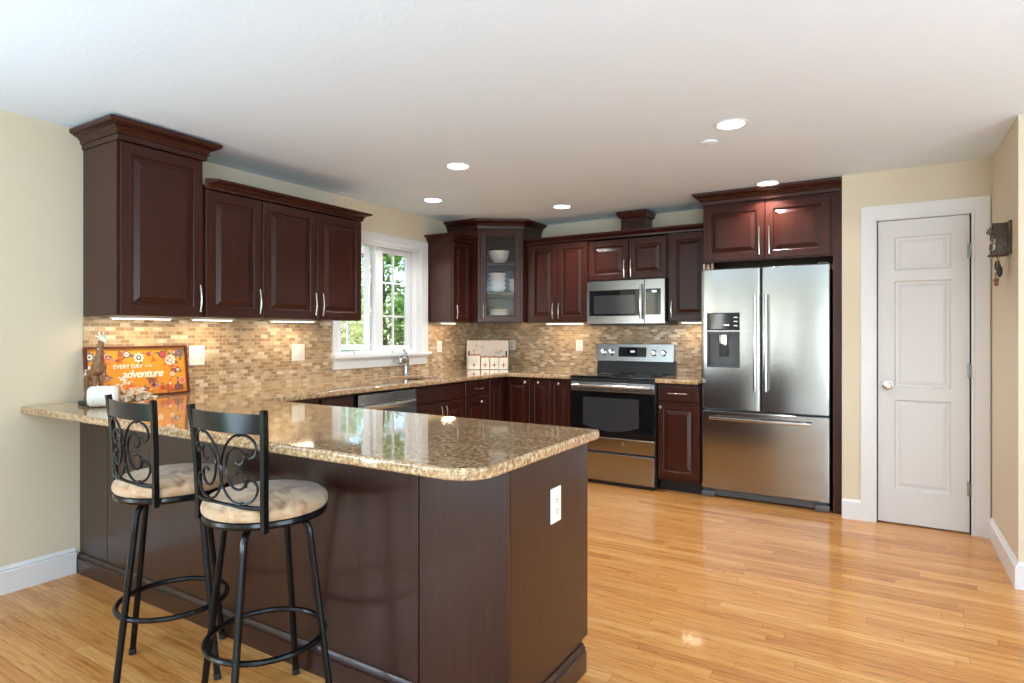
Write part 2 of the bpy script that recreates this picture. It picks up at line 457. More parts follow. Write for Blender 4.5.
for x0, x1, z0, z1 in ((-0.16, 0.60, 0, ZC), (0.60, 0.94, 0, 0.38), (0.60, 0.94, 2.18, ZC), (0.94, 1.85, 0, ZC), (1.85, 2.09, 0, 0.38), (1.85, 2.09, 2.18, ZC), (2.09, 4.3, 0, ZC), (4.3, 6.4, 2.15, ZC), (6.4, XR+0.16, 0, ZC)):
    m.box(x0, x1, YR-0.16, YR, z0, z1)
struct('wall_rear', m, M['wall'], 'cream wall behind the viewer')

m = MB(); m.box(0.9, 6.2, YR+0.25, -6.0, 0.001, 0.012, 0.004); tag(part('added_rug', m, plain('pale_bounce_rug', srgb(228, 230, 232), 0.95, bumpscale=200, bumpstr=0.3)), 'added pale rug, unseen behind the viewer, bouncing light upwards', 'rug')  # rug added out of view to bounce neutral light onto the ceiling

def frame_window(name, axis, a0, a1, z0, z1, pos, nx, nz, label, w=0.06):  # frames for the invented, unseen windows and patio doors that hold the fill lamps
    m = MB()
    def bx(a, b, c, d, t=0.05):
        if axis == 'x': m.box(a, b, pos-t/2, pos+t/2, c, d)
        else: m.box(pos-t/2, pos+t/2, a, b, c, d)
    bx(a0, a0+w, z0, z1); bx(a1-w, a1, z0, z1); bx(a0+w, a1-w, z0, z0+w); bx(a0+w, a1-w, z1-w, z1)
    for i in range(1, nx): p = a0+(a1-a0)*i/nx; bx(p-0.035, p+0.035, z0+w, z1-w)
    for i in range(1, nz): p = z0+(z1-z0)*i/nz; bx(a0+w, a1-w, p-0.02, p+0.02, 0.03)
    struct(name, m, M['white'], label)
frame_window('added_window_2', 'x', 0.60, 0.94, 0.38, 2.18, YR+0.06, 1, 1, 'added narrow white window, unseen behind the viewer, nearer the left wall', 0.04)
frame_window('added_window_3', 'x', 1.85, 2.09, 0.38, 2.18, YR+0.06, 1, 1, 'narrowest added white window, unseen behind the viewer', 0.04)
frame_window('added_door_2', 'x', 4.3, 6.4, 0.0, 2.15, YR+0.06, 2, 1, 'white sliding patio door added behind the viewer for light')
frame_window('added_door_4', 'y', -5.75, -3.45, 0.0, 2.12, XR-0.05, 2, 1, 'white sliding patio door added in the unseen far right wall for light')
frame_window('added_door_3', 'y', PY0, PY1, 0.0, PZ1, 0.05, 2, 1, 'white sliding patio door added out of view in the left wall for light')

def base_profile(m, p0, p1, outward, h=0.135, t=0.016):
    """baseboard with a stepped cap running p0->p1; outward = unit normal into the room"""
    p0, p1, o = Vector(p0), Vector(p1), Vector(outward)
    prof = [(0, 0), (t, 0), (t, h*0.80), (t*0.55, h*0.83), (t*0.85, h*0.88), (t*0.4, h*0.95), (0.004, h), (0, h)]
    A = [m.v((p0.x+o.x*d, p0.y+o.y*d, z)) for d, z in prof]; B = [m.v((p1.x+o.x*d, p1.y+o.y*d, z)) for d, z in prof]
    k = len(prof)
    for j in range(k): m.f([A[j], B[j], B[(j+1) % k], A[(j+1) % k]])
    m.f(A[::-1]); m.f(B)
m = MB(); base_profile(m, (0, PY1+0.1), (0, -3.888), (1, 0)); struct('baseboard_left', m, M['white'])
m = MB(); base_profile(m, (XD0, YD), (3.561, YD), (0, -1)); struct('baseboard_pantry', m, M['white'])
m = MB(); base_profile(m, (XD1, YD-0.018), (XD1, YO-0.016), (-1, 0)); struct('baseboard_right', m, M['white'])
m = MB(); base_profile(m, (XD1, YO), (XR-0.02, YO), (0, -1)); struct('baseboard_hall', m, M['white'])

# pantry door with three raised panels, casing, knob and hinges
m = MB()
x0, x1, y = DX0+0.003, DX1-0.003, YD+0.016
zp = [(0.235, 0.835), (0.915, 1.63), (1.70, 1.925)]
xa, xb = 3.752, 4.062
yb = y+0.035
for a, b, c, d in ((x0, xa, 0.012, 2.035), (xb, x1, 0.012, 2.035), (xa, xb, 0.012, zp[0][0]), (xa, xb, zp[0][1], zp[1][0]), (xa, xb, zp[1][1], zp[2][0]), (xa, xb, zp[2][1], 2.035)):
    m.box(a, b, y, yb, c, d)
for c, d in zp:
    m.loops(xa, xb, c, d, [(0, yb), (0, y), (0.010, y+0.013), (0.022, y+0.015), (0.050, y+0.002)])
door = struct('door_1', m, M['doorwhite'], 'white three-panel pantry door')
m = MB(); m.lathe([(0.031, -0.001), (0.031, -0.006), (0.012, -0.010), (0.011, -0.03), (0.022, -0.036), (0.028, -0.05), (0.026, -0.062), (0.012, -0.069)], (3.712, y, 0.93), 20, 'y')
part('knob', m, M['nickel'], door)
for z in (0.29, 1.04, 1.805):
    m = MB(); m.tube([(DX1-0.001, YD-0.008, z-0.045), (DX1-0.001, YD-0.008, z+0.045)], 0.0065, 8)
    m.box(DX1-0.016, DX1-0.004, YD+0.002, YD+0.015, z-0.045, z+0.045); part('hinge', m, M['hinge'], door)
def casing(m, x0, x1, z1, w, y, t=0.018, z0=0.0, bottom=False):
    """moulded casing round an opening, facing -y"""
    prof = [(0, 0), (0, -0.010), (0.012, -0.012), (0.020, -0.008), (w*0.45, -0.010), (w*0.62, -0.016), (w-0.012, -t), (w, -t), (w, 0)]
    path = [(x0, z0), (x0, z1), (x1, z1), (x1, z0)]
    if bottom: path = path
    dirs = [(-1, 0), (-1, 1), (1, 1), (1, 0)]
    rows = [[m.v((px+dx*o, y+h, pz+dz*o)) for o, h in prof] for (px, pz), (dx, dz) in zip(path, dirs)]
    k = len(prof)
    for A, B in zip(rows, rows[1:]):
        for j in range(k): m.f([A[j], B[j], B[(j+1) % k], A[(j+1) % k]])
    m.f(rows[0]); m.f(rows[-1][::-1])
m = MB(); casing(m, DX0-0.004, DX1+0.004, DZ1+0.0, 0.093, YD)
m.box(DX0-0.004, DX0, YD, YD+0.1, 0, DZ1); m.box(DX1, DX1+0.004, YD, YD+0.1, 0, DZ1); m.box(DX0-0.004, DX1+0.004, YD, YD+0.1, DZ1-0.006, DZ1)
m.box(DX0, DX1, YD+0.06, YD+0.1, 0, DZ1-0.006)
struct('trim_1', m, M['white'], 'white moulded casing of the pantry door')

# kitchen window: casing, stool, apron, jambs, mullion, a fixed sash with grille, a casement opened outwards
m = MB(); m.X = Matrix.Rotation(PI/2, 4, 'Z'); casing(m, WY0, WY1, WZ1, 0.085, -0.002, 0.02, WZ0); m.X = Matrix.Identity(4)
m.box(-0.10, 0.0, WY0-0.0, WY0+0.018, WZ0, WZ1); m.box(-0.10, 0, WY1-0.018, WY1, WZ0, WZ1); m.box(-0.10, 0, WY0+0.018, WY1-0.018, WZ1-0.018, WZ1)
m.box(-0.12, 0.0, WY0, WY1, WZ0-0.012, WZ0+0.006)
m.box(0.0, 0.058, -2.135, -0.945, WZ0-0.020, WZ0+0.006, 0.005, 2)
m.box(0.0, 0.024, -2.11, -0.968, 0.992, WZ0-0.036, 0.003); m.box(0.0, 0.036, -2.118, -0.96, WZ0-0.036, WZ0-0.020, 0.004, 2)
win = struct('window_1', m, M['white'], 'white kitchen window above the sink')
def sash(m, y0, y1, z0, z1, x0, x1, w, mu_y=None, mu_z=()):
    m.box(x0, x1, y0, y0+w, z0, z1); m.box(x0, x1, y1-w, y1, z0, z1); m.box(x0, x1, y0+w, y1-w, z0, z0+w); m.box(x0, x1, y0+w, y1-w, z1-w, z1)
    xm = (x0+x1)/2
    if mu_y: m.box(xm-0.008, xm+0.008, mu_y-0.009, mu_y+0.009, z0+w, z1-w)
    for z in mu_z: m.box(xm-0.0075, xm+0.0075, y0+w, y1-w, z-0.009, z+0.009)
m = MB(); m.box(-0.10, -0.045, -1.585, -1.535, WZ0+0.006, WZ1-0.018)
m.box(-0.10, -0.04, -1.118, WY1-0.018, WZ0+0.006, WZ1-0.018); m.box(-0.10, -0.04, WY0+0.018, WY0+0.04, WZ0+0.006, WZ1-0.018)
m.box(-0.10, -0.04, WY0+0.04, -1.118, WZ0+0.006, WZ0+0.03); part('frame', m, M['white'], win)
m = MB(); sash(m, -1.535, -1.13, WZ0+0.03, WZ1-0.02, -0.085, -0.05, 0.042, -1.345, (1.43, 1.725)); part('fixed_sash', m, M['white'], win)
m = MB(); m.box(-0.070, -0.066, -1.5, -1.165, WZ0+0.06, WZ1-0.05); part('pane', m, M['glass'], win)
m = MB(); sash(m, 0, 0.42, WZ0+0.032, WZ1-0.022, -0.018, 0.018, 0.05, 0.21, (1.43, 1.725))
o = part('casement_sash', m, M['white'], win); o.location = (-0.10, -1.60, 0); o.rotation_euler = (0, 0, math.radians(180-72))
m = MB(); m.box(-0.004, -0.0, 0.045, 0.375, WZ0+0.07, WZ1-0.06); part('pane', m, M['glass'], o)
m = MB(); m.box(-0.03, 0.0, -1.86, -1.74, WZ0+0.006, WZ0+0.03, 0.004); m.tube([(-0.015, -1.78, WZ0+0.03), (-0.005, -1.77, WZ0+0.05), (0.0, -1.72, WZ0+0.05)], 0.006)
part('crank', m, M['plate'], win)
m = MB(); m.box(-0.03, 0.0, -1.40, -1.28, WZ0+0.006, WZ0+0.03, 0.004); m.tube([(-0.015, -1.32, WZ0+0.03), (-0.005, -1.31, WZ0+0.05), (0.0, -1.26, WZ0+0.05)], 0.006)
part('crank', m, M['plate'], win)

# mosaic backsplash
m = MB()
for y0, y1, z0, z1 in ((-3.85, -2.14, 0.905, 1.372), (-2.14, -0.94, 0.905, 0.99), (-0.94, 0, 0.905, 1.386), (-2.14, -2.121, 0.99, 1.372), (-0.959, -0.94, 0.99, 1.372)):
    m.box(0, 0.008, y0, y1, z0, z1)
struct('backsplash_left', m, M['tile_yz'], 'tan mosaic tile backsplash on the window wall')
m = MB(); m.box(0.008, 2.47, -0.008, 0, 0.90, 1.386); struct('backsplash_back', m, M['tile_xz'], 'tan mosaic tile backsplash behind the range')

# ------------------------------------------------------------------ outside the window
m = MB(); m.box(-40, -0.17, -14, 30, -0.75, -0.65); struct('ground', m, M['grass'], 'lawn outside the window')
def tree(loc, h, rad, mat, n, label, group):
    t = thing('leafy_tree', label, 'tree', loc, 0, group)
    m = MB(); m.tube([(0, 0, 0), (0.05, 0.02, h*0.3), (-0.04, 0.05, h*0.6), (0.02, 0, h*0.9)], [0.16, 0.13, 0.09, 0.03], 8)
    for k in range(7):
        a = k*0.9; z = h*(0.3+0.07*k); m.tube([(0, 0, z), (math.cos(a)*rad*0.4, math.sin(a)*rad*0.4, z+0.4), (math.cos(a)*rad*0.75, math.sin(a)*rad*0.75, z+0.6)], [0.05, 0.035, 0.015], 6)
    part('trunk', m, M['bark'], t)
    m = MB(); clumps = []
    for _ in range(40):
        a = random.uniform(0, 2*PI); q = random.random()**0.5*rad; z = h*(0.18+0.82*random.random()); q *= math.sin(PI*min(1, max(0.12, (z/h))))**0.5
        clumps.append(Vector((math.cos(a)*q, math.sin(a)*q, z)))
    for _ in range(n):
        c = random.choice(clumps); p = c+Vector((random.gauss(0, 1), random.gauss(0, 1), random.gauss(0, 0.8)))*rad*0.16
        s_ = random.uniform(0.05, 0.10); d = Vector((random.gauss(0, 1), random.gauss(0, 1), random.gauss(0, 0.6))).normalized(); e = d.orthogonal().normalized()
        e = (Matrix.Rotation(random.uniform(0, 2*PI), 3, d) @ e)
        m.f([m.v(p-d*s_), m.v(p+e*s_*0.5), m.v(p+d*s_), m.v(p-e*s_*0.5)])
    f_ = part('foliage', m, mat, t); f_['kind'] = 'stuff'
tree((-4.8, 1.7, -0.65), 4.6, 1.15, M['leaf2'], 3600, 'nearest leafy tree outside the kitchen window, in the left pane', None)
tree((-6.2, 4.9, -0.65), 6.0, 1.5, M['leaf'], 6500, 'tall green tree outside, filling the right sash of the window', None)
tree((-12.5, 8.6, -0.65), 7.0, 2.2, M['leaf'], 6000, 'tree farther behind the others outside the window', None)
tree((-10.5, 3.0, -0.65), 6.5, 1.9, M['leaf2'], 5000, 'pale tree in the distance between the two nearer trees outside', None)
tree((-7.4, 9.2, -0.65), 5.6, 1.6, M['leaf'], 3000, 'tree outside the window at the right edge of the view', None)

# ------------------------------------------------------------------ cabinet kit
CROWN = [(0, 0), (0.007, 0), (0.009, 0.022), (0.016, 0.024), (0.018, 0.029), (0.013, 0.031), (0.016, 0.038), (0.026, 0.049), (0.040, 0.056), (0.046, 0.057), (0.046, 0.062), (0.056, 0.063), (0.060, 0.068), (0.062, 0.074), (0.062, 0.082), (0, 0.082)]
def crown_prof(h, o): return [(a*o/0.062, b*h/0.082) for a, b in CROWN]
def bow_handle(m, x, z0, z1, y, horiz=False):
    L = z1-z0; pts = []
    for i in range(13):
        u = i/12; d = 0.022+0.010*math.sin(PI*u)
        pts.append((x, y-d, z0+u*L) if not horiz else (z0+u*L, y-d, x))
    m.tube(pts, 0.0052, 8, flat=(1, 1))
    for u in (0.13, 0.87):
        d = 0.022+0.010*math.sin(PI*u)
        a = (x, y, z0+u*L) if not horiz else (z0+u*L, y, x); b = (x, y-d, z0+u*L) if not horiz else (z0+u*L, y-d, x)
        m.tube([a, b], 0.0045, 8)
def knob_pull(m, x, z, y):
    m.lathe([(0.006, 0), (0.005, -0.014), (0.012, -0.017), (0.015, -0.024), (0.010, -0.029)], (x, y, z), 14, 'y')
def door_panel(parent, x0, x1, z0, z1, y=-0.02, fw=0.058, handle=None, name='door', mat=None, slab=False, glass_=False):
    m = MB(); t = 0.02
    if slab: lp = [(0, y+t), (0, y+0.006), (0.004, y+0.002), (0.012, y)]
    elif glass_: lp = [(0, y+t), (0, y+0.003), (0.003, y), (fw-0.008, y), (fw, y+0.007), (fw, y+t)]
    else: lp = [(0, y+t), (0, y+0.003), (0.003, y), (fw-0.006, y), (fw-0.001, y+0.003), (fw+0.002, y+0.012), (fw+0.010, y+0.012), (fw+0.036, y+0.003), (fw+0.037, y+0.0015)]
    m.loops(x0, x1, z0, z1, lp, cap=not glass_)
    d = part(name, m, mat or M['cherry'], parent, sharp=18)
    if handle:
        kind, hx, hz = handle[0], handle[1], handle[2]
        m = MB()
        if kind == 'v': bow_handle(m, hx, hz, hz+handle[3], y)
        elif kind == 'h': bow_handle(m, hz, hx-handle[3]/2, hx+handle[3]/2, y, True)
        else: knob_pull(m, hx, hz, y)
        part('handle' if kind != 'k' else 'knob', m, M['nickel'], d)
    if glass_:
        m = MB(); m.box(x0+fw-0.004, x1-fw+0.004, y+0.010, y+0.013, z0+fw-0.004, z1-fw+0.004); part('pane', m, M['door_glass'], d)
    return d
def upper(label, loc, rz, w, d, h, doors, hl=0.15, hz=0.03, fw=0.058):
    t = thing('upper_cabinet', label, 'cabinet', loc, rz)
    m = MB(); m.box(0, w, 0, d, 0.0, h); part('carcass', m, M['cherry'], t)
    for a, b, hs in doors:
        hx = {'l': a+0.028, 'r': b-0.028}[hs] if hs else None
        door_panel(t, a, b, 0.004, h-0.006, handle=('v', hx, hz, hl) if hs else None, fw=fw)
    return t
ZU = 1.372
# left run of wall cabinets
L0, L1, L2, L3, L4 = -3.850, -3.389, -3.011, -2.578, -2.160
XU = 0.353
t = upper('tallest dark cherry wall cabinet, single door, at the near end of the window wall', (XU, L0, ZU), PI/2, L1-L0-0.002, XU-0.002, 0.895, [(0.010, L1-L0-0.012, 'r')])
m = MB(); m.crown([(-0.0, XU-0.004), (-0.0, -0.02), (L1-L0-0.002, -0.02), (L1-L0-0.002, XU-0.004)], crown_prof(0.095, 0.068), 0.897-0.002); m.box(0.001, L1-L0-0.003, -0.019, XU-0.004, 0.896, 0.94)
part('crown', m, M['cherry_x'], t)
upper('dark cherry wall cabinet with one door, between the tallest cabinet and the two-door one', (XU, L1, ZU), PI/2, L2-L1-0.001, XU-0.002, 0.74, [(0.006, L2-L1-0.004, 'r')])
w = L4-L2; s_ = L3-L2
upper('dark cherry two-door wall cabinet beside the left edge of the window', (XU, L2, ZU), PI/2, w, XU-0.002, 0.74, [(0.004, s_-0.003, 'r'), (s_+0.003, w-0.004, 'l')])
m = MB(); m.X = Matrix.Translation((XU, L1, ZU+0.741)) @ Matrix.Rotation(PI/2, 4, 'Z')
ww = L4-L1; m.crown([(0.001, -0.02), (ww, -0.02), (ww, XU-0.004)], crown_prof(0.056, 0.055), 0, 0.9); m.box(0.001, ww-0.001, -0.019, XU-0.004, 0.001, 0.02)
tag(part('crown_molding', m, M['cherry_x']), 'stepped dark cherry crown moulding atop the shorter wall cabinets left of the window', 'moulding')

# small cabinet right of the window
XS, YS0, YS1 = 0.283, -0.945, -0.642
w = YS1-YS0
t = upper('narrow single-door cherry wall cabinet right of the window, light glinting on its side', (XS, YS0, ZU+0.012), PI/2, w, XS-0.002, 0.755, [(0.004, w-0.03, 'l')], hl=0.125, fw=0.05)
m = MB(); m.crown([(0, XS-0.004), (0, -0.02), (w, -0.02)], crown_prof(0.06, 0.055), 0.756); m.box(0.001, w-0.001, -0.019, XS-0.004, 0.756, 0.775); part('crown', m, M['cherry_x'], t)

# diagonal glass-front corner cabinet
A, B = Vector((0.37, -0.638)), Vector((0.72, -0.385)); hC = 0.90
t = thing('corner_cabinet', 'tall diagonal corner wall cabinet with a glass door showing white dishes', 'cabinet', (0, 0, ZU+0.012))
m = MB(); g = 0.003
poly = [(g, -g-0.006), (g, A.y), (A.x, A.y), (B.x, B.y), (B.x, -g-0.006)]
m.prism(poly, 0.0, 0.02); m.prism(poly, hC-0.02, hC)
m.box(g, g+0.012, A.y, -0.01, 0.02, hC-0.02); m.box(g+0.012, B.x, -0.021, -0.009, 0.02, hC-0.02)
m.box(g+0.012, A.x, A.y, A.y+0.018, 0.02, hC-0.02); m.box(B.x-0.018, B.x, B.y, -0.021, 0.02, hC-0.02)
part('carcass', m, M['cherry'], t)
dl = (B-A).length; ang = math.atan2(B.y-A.y, B.x-A.x)
fr = bpy.data.objects.new('x', None)
m = MB(); m.X = Matrix.Translation((A.x, A.y, 0)) @ Matrix.Rotation(ang, 4, 'Z')
m.box(0, 0.035, -0.001, 0.02, 0.0, hC); m.box(dl-0.035, dl, -0.001, 0.02, 0.0, hC); m.box(0.035, dl-0.035, -0.001, 0.02, 0.0, 0.03); m.box(0.035, dl-0.035, -0.001, 0.02, hC-0.04, hC)
part('face_frame', m, M['cherry'], t)
bpy.data.objects.remove(fr)
d = door_panel(t, 0.022, dl-0.022, 0.006, hC-0.012, y=-0.022, fw=0.062, handle=('v', 0.05, 0.03, 0.135), glass_=True)
d.location = (A.x, A.y, 0); d.rotation_euler = (0, 0, ang)
for z in (0.292, 0.575):
    m = MB(); m.prism([(0.016, -0.022), (0.016, A.y+0.02), (A.x+0.01, A.y+0.03), (B.x-0.03, B.y+0.02), (B.x-0.02, -0.022)], z-0.018, z); part('shelf', m, M['cherry_x'], t)
m = MB(); m.crown([(g, A.y), (A.x, A.y), (B.x, B.y), (B.x, -0.012)], crown_prof(0.085, 0.066), hC+0.001); m.prism(poly, hC+0.001, hC+0.05); part('crown', m, M['cherry_x'], t)
# dishes behind the glass
zs = [ZU+0.012+0.02, ZU+0.012+0.292, ZU+0.012+0.575]
def bowl(label, x, y, z, r, h, mat, group=None, name='bowl'):
    m = MB(); m.lathe([(r*0.45, 0), (r*0.48, h*0.06), (r*0.75, h*0.3), (r*0.93, h*0.65), (r, h), (r*0.96, h), (r*0.88, h*0.65), (r*0.68, h*0.32), (r*0.3, h*0.12)], (0, 0, 0), 28)
    return tag(part(name, m, mat, None, (x, y, z)), label, 'bowl', group)
bowl('large white bowl alone on the top shelf of the glass corner cabinet', 0.452, -0.392, zs[2]+0.001, 0.105, 0.125, M['white_ceramic'])
z = zs[1]+0.001
for i in range(4):
    bowl(['lowest', 'second lowest', 'second highest', 'topmost'][i]+' white bowl of the front stack on the middle shelf of the glass cabinet', 0.45, -0.42, z+i*0.042, 0.088, 0.062, M['white_ceramic'], 'stacked bowls on the middle shelf')
for i in range(3):
    bowl(['lowest', 'middle', 'topmost'][i]+' cream bowl of the right-hand stack on the middle shelf of the glass cabinet', 0.585, -0.28, z+i*0.040, 0.075, 0.055, M['cream_ceramic'], 'cream bowls on the middle shelf')
z = zs[0]+0.001
for i in range(6):
    m = MB(); m.lathe([(0.055, 0), (0.06, 0.003), (0.085, 0.016), (0.102, 0.024), (0.101, 0.027), (0.083, 0.020), (0.055, 0.008), (0.01, 0.007)], (0, 0, 0), 28)
    tag(part('plate', m, M['white_ceramic'] if i < 4 else M['cream_ceramic'], None, (0.455, -0.405, z+i*0.0165)), ['lowest', 'second', 'third', 'fourth', 'fifth', 'topmost'][i]+' plate of the pile on the bottom of the glass cabinet, counted from below', 'plate', 'plates in the corner cabinet')

# back run of wall cabinets
YU = 0.3235
B0, B1, B2, B3, B4, B5 = 0.726, 1.064, 1.388, 1.772, 2.120, 2.470
w = B2-B0
upper('reddish cherry two-door wall cabinet between the corner cabinet and the microwave', (B0+0.001, -YU, ZU+0.010), 0, w-0.002, YU-0.01, 0.745, [(0.03, B1-B0-0.003, 'r'), (B1-B0+0.003, w-0.008, 'l')])
w = B4-B2
upper('short two-door cherry wall cabinet directly above the microwave', (B2, -YU, 1.752), 0, w, YU-0.004, 0.365, [(0.005, B3-B2-0.003, 'r'), (B3-B2+0.003, w-0.008, 'l')], hl=0.15, hz=0.02)
w = B5-B4
upper('dark single-door wall cabinet between the microwave and the fridge', (B4+0.001, -YU, ZU+0.010), 0, w-0.002, YU-0.01, 0.745, [(0.012, w-0.006, 'l')], hl=0.14)
m = MB(); m.crown([(B0+0.003, -YU-0.02), (B5, -YU-0.02)], crown_prof(0.052, 0.055), 2.1285); m.box(B0+0.003, B5, -YU-0.019, -0.005, 2.1285, 2.145)
tag(part('crown_molding', m, M['cherry_x']), 'long dark cherry crown moulding along the wall cabinets over the range', 'moulding')
t = thing('duct_cover', 'small boxy cherry duct cover atop the wall cabinets over the microwave', 'duct cover', (1.67, -0.25, 2.146))
m = MB(); m.box(0, 0.22, 0, 0.2, 0, 0.165); m.box(0.0, 0.012, -0.006, 0, 0, 0.165); m.box(0.208, 0.22, -0.006, 0, 0, 0.165); part('box', m, M['cherry_x'], t)
m = MB(); m.crown([(0, 0.2), (0, -0.006), (0.22, -0.006), (0.22, 0.2)], [(0, 0), (0.012, 0), (0.022, 0.012), (0.028, 0.03), (0.034, 0.036), (0.034, 0.055), (0, 0.055)], 0.166); m.box(0.001, 0.219, -0.005, 0.199, 0.167, 0.22); part('crown', m, M['cherry_x'], t)

# fridge surround
FX0, FX1 = 2.462, 3.366
t = thing('fridge_cabinet', 'two-door cherry cabinet above the fridge with a tall side panel and crown', 'cabinet', (2.474, -0.558, 0))
W = 3.437-2.474
m = MB(); m.box(0, W-0.055, 0, 0.552, 1.832, 2.283); part('carcass', m, M['cherry'], t)
m = MB(); m.box(W-0.054, W, -0.012, 0.552, 0.002, 2.283); part('side_panel', m, M['cherry'], t)
xs = 2.930-2.474
door_panel(t, 0.006, xs-0.004, 1.842, 2.262, handle=('v', xs-0.035, 1.87, 0.21)); door_panel(t, xs+0.004, W-0.07, 1.842, 2.262, handle=('v', xs+0.035, 1.87, 0.21))
m = MB(); m.crown([(0, 0.55), (0, -0.02), (W, -0.02)], crown_prof(0.084, 0.068), 2.284); m.box(0.001, W-0.001, -0.019, 0.55, 2.284, 2.33); part('crown', m, M['cherry_x'], t)

# ------------------------------------------------------------------ base cabinets
ZT = 0.877
def base_cab(label, loc, rz, w, d):
    t = thing('base_cabinet', label, 'cabinet', loc, rz)
    m = MB(); m.box(0, w, 0, d, 0.10, ZT); part('carcass', m, M['cherry'], t)
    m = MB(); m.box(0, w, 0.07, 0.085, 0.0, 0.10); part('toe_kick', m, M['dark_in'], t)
    return t
XB, DB = 0.66, 0.65
def left_base(label, y0, y1): return base_cab(label, (XB, y0, 0), PI/2, y1-y0, DB)
t = left_base('dark base cabinet between the peninsula and the dishwasher', -3.26, -2.535); w = 0.725
door_panel(t, 0.45, w-0.004, 0.115, 0.860)
t = left_base('sink base cabinet with a blank top front and two doors, right of the dishwasher', -1.905, -1.282); w = 0.623
door_panel(t, 0.006, w-0.006, 0.737, 0.860, slab=True, name='drawer_front')
door_panel(t, 0.006, w/2-0.003, 0.115, 0.725, handle=('v', w/2-0.032, 0.60, 0.10)); door_panel(t, w/2+0.003, w-0.006, 0.115, 0.725, handle=('v', w/2+0.032, 0.60, 0.10))
t = left_base('narrow base cabinet with a drawer over a door, between sink base and corner', -1.280, -0.906); w = 0.374
door_panel(t, 0.012, w-0.008, 0.737, 0.860, slab=True, name='drawer', handle=('h', w/2, 0.80, 0.13)); door_panel(t, 0.012, w-0.008, 0.115, 0.725, handle=('k', w/2+0.04, 0.685))
t = thing('corner_base_cabinet', 'corner base cabinet with two tall doors meeting in the corner', 'cabinet', (0, 0, 0))
XI, YI = 0.66, -0.63
m = MB(); m.prism([(0.012, -0.904), (XI, -0.904), (XI, YI), (0.954, YI), (0.954, -0.012), (0.012, -0.012)], 0.10, ZT); part('carcass', m, M['cherry'], t)
m = MB(); m.prism([(0.59, -0.904), (0.59, -0.56), (0.954, -0.56), (0.954, -0.54), (0.57, -0.54), (0.57, -0.904)], 0, 0.10); part('toe_kick', m, M['dark_in'], t)
d = door_panel(t, 0.006, 0.235, 0.115, 0.860, fw=0.045); d.location = (XI, -0.904, 0); d.rotation_euler = (0, 0, PI/2)
d = door_panel(t, 0.03, 0.27, 0.115, 0.860, fw=0.045, handle=('k', 0.225, 0.835)); d.location = (XI+0.02, YI, 0)
t = base_cab('pair of narrow tall base doors between the corner and the range', (0.956, -0.63, 0), 0, 0.408, 0.618)
door_panel(t, 0.004, 0.199, 0.115, 0.860, fw=0.042, handle=('k', 0.085, 0.838)); door_panel(t, 0.204, 0.404, 0.115, 0.860, fw=0.042, handle=('k', 0.29, 0.838))
t = base_cab('dark base cabinet with one drawer over one door, between the range and the fridge', (2.124, -0.61, 0), 0, 0.334, 0.60); w = 0.334
door_panel(t, 0.006, w-0.004, 0.732, 0.862, slab=True, name='drawer', handle=('h', w/2+0.005, 0.80, 0.15)); door_panel(t, 0.006, w-0.004, 0.125, 0.720, handle=('k', 0.032, 0.685), fw=0.05)

# ------------------------------------------------------------------ countertops
def slab(name, outline, holes, z0, z1, bev, mat):
    cu = bpy.data.curves.new(name, 'CURVE'); cu.dimensions = '2D'; cu.fill_mode = 'BOTH'
    for pts in [outline]+holes:
        s_ = cu.splines.new('POLY'); s_.points.add(len(pts)-1); s_.use_cyclic_u = True
        for p, q in zip(s_.points, pts): p.co = (q[0], q[1], 0, 1)
    cu.extrude = (z1-z0)/2-bev; cu.bevel_depth = bev; cu.bevel_resolution = 3; cu.offset = -bev
    t = bpy.data.objects.new(name, cu); C.objects.link(t)
    dg = bpy.context.evaluated_depsgraph_get(); dg.update()
    me = bpy.data.meshes.new_from_object(t.evaluated_get(dg)); C.objects.unlink(t); bpy.data.objects.remove(t)
    me.transform(Matrix.Translation((0, 0, (z0+z1)/2)))
    bm = bmesh.new(); bm.from_mesh(me); bmesh.ops.remove_doubles(bm, verts=bm.verts[:], dist=0.0002)
    mb = MB(); mb.bm.free(); mb.bm = bm
    return part(name, mb, mat)
def arc(cx, cy, r, a0, a1, n=8): return [(cx+r*math.cos(math.radians(a0+(a1-a0)*i/n)), cy+r*math.sin(math.radians(a0+(a1-a0)*i/n))) for i in range(n+1)]
CT = 0.914
PF, PE, PI_, CF, BF = -4.131, 2.772, -3.292, 0.7186, -0.6888
out = [(0.0095, PF)] + arc(PE-0.11, PF+0.11, 0.11, -90, 0) + arc(PE-0.02, PI_-0.02, 0.02, 0, 90, 4) + [(CF, PI_), (CF, BF), (1.366, BF), (1.366, -0.0095), (0.0095, -0.0095)]
SX0, SX1, SY0, SY1 = 0.185, 0.56, -1.80, -1.38
hole = arc(SX0+0.05, SY0+0.05, 0.05, 180, 270, 4)+arc(SX1-0.05, SY0+0.05, 0.05, 270, 360, 4)+arc(SX1-0.05, SY1-0.05, 0.05, 0, 90, 4)+arc(SX0+0.05, SY1-0.05, 0.05, 90, 180, 4)
tag(slab('granite_countertop', out, [hole[::-1]], 0.879, CT, 0.009, M['granite']), 'long polished brown granite countertop running from the peninsula round to the range', 'countertop')
tag(slab('granite_countertop', [(2.122, BF+0.02), (2.460, BF+0.02), (2.460, -0.0095), (2.122, -0.0095)], [], 0.879, CT, 0.009, M['granite']), 'short granite countertop piece between the range and the fridge', 'countertop')
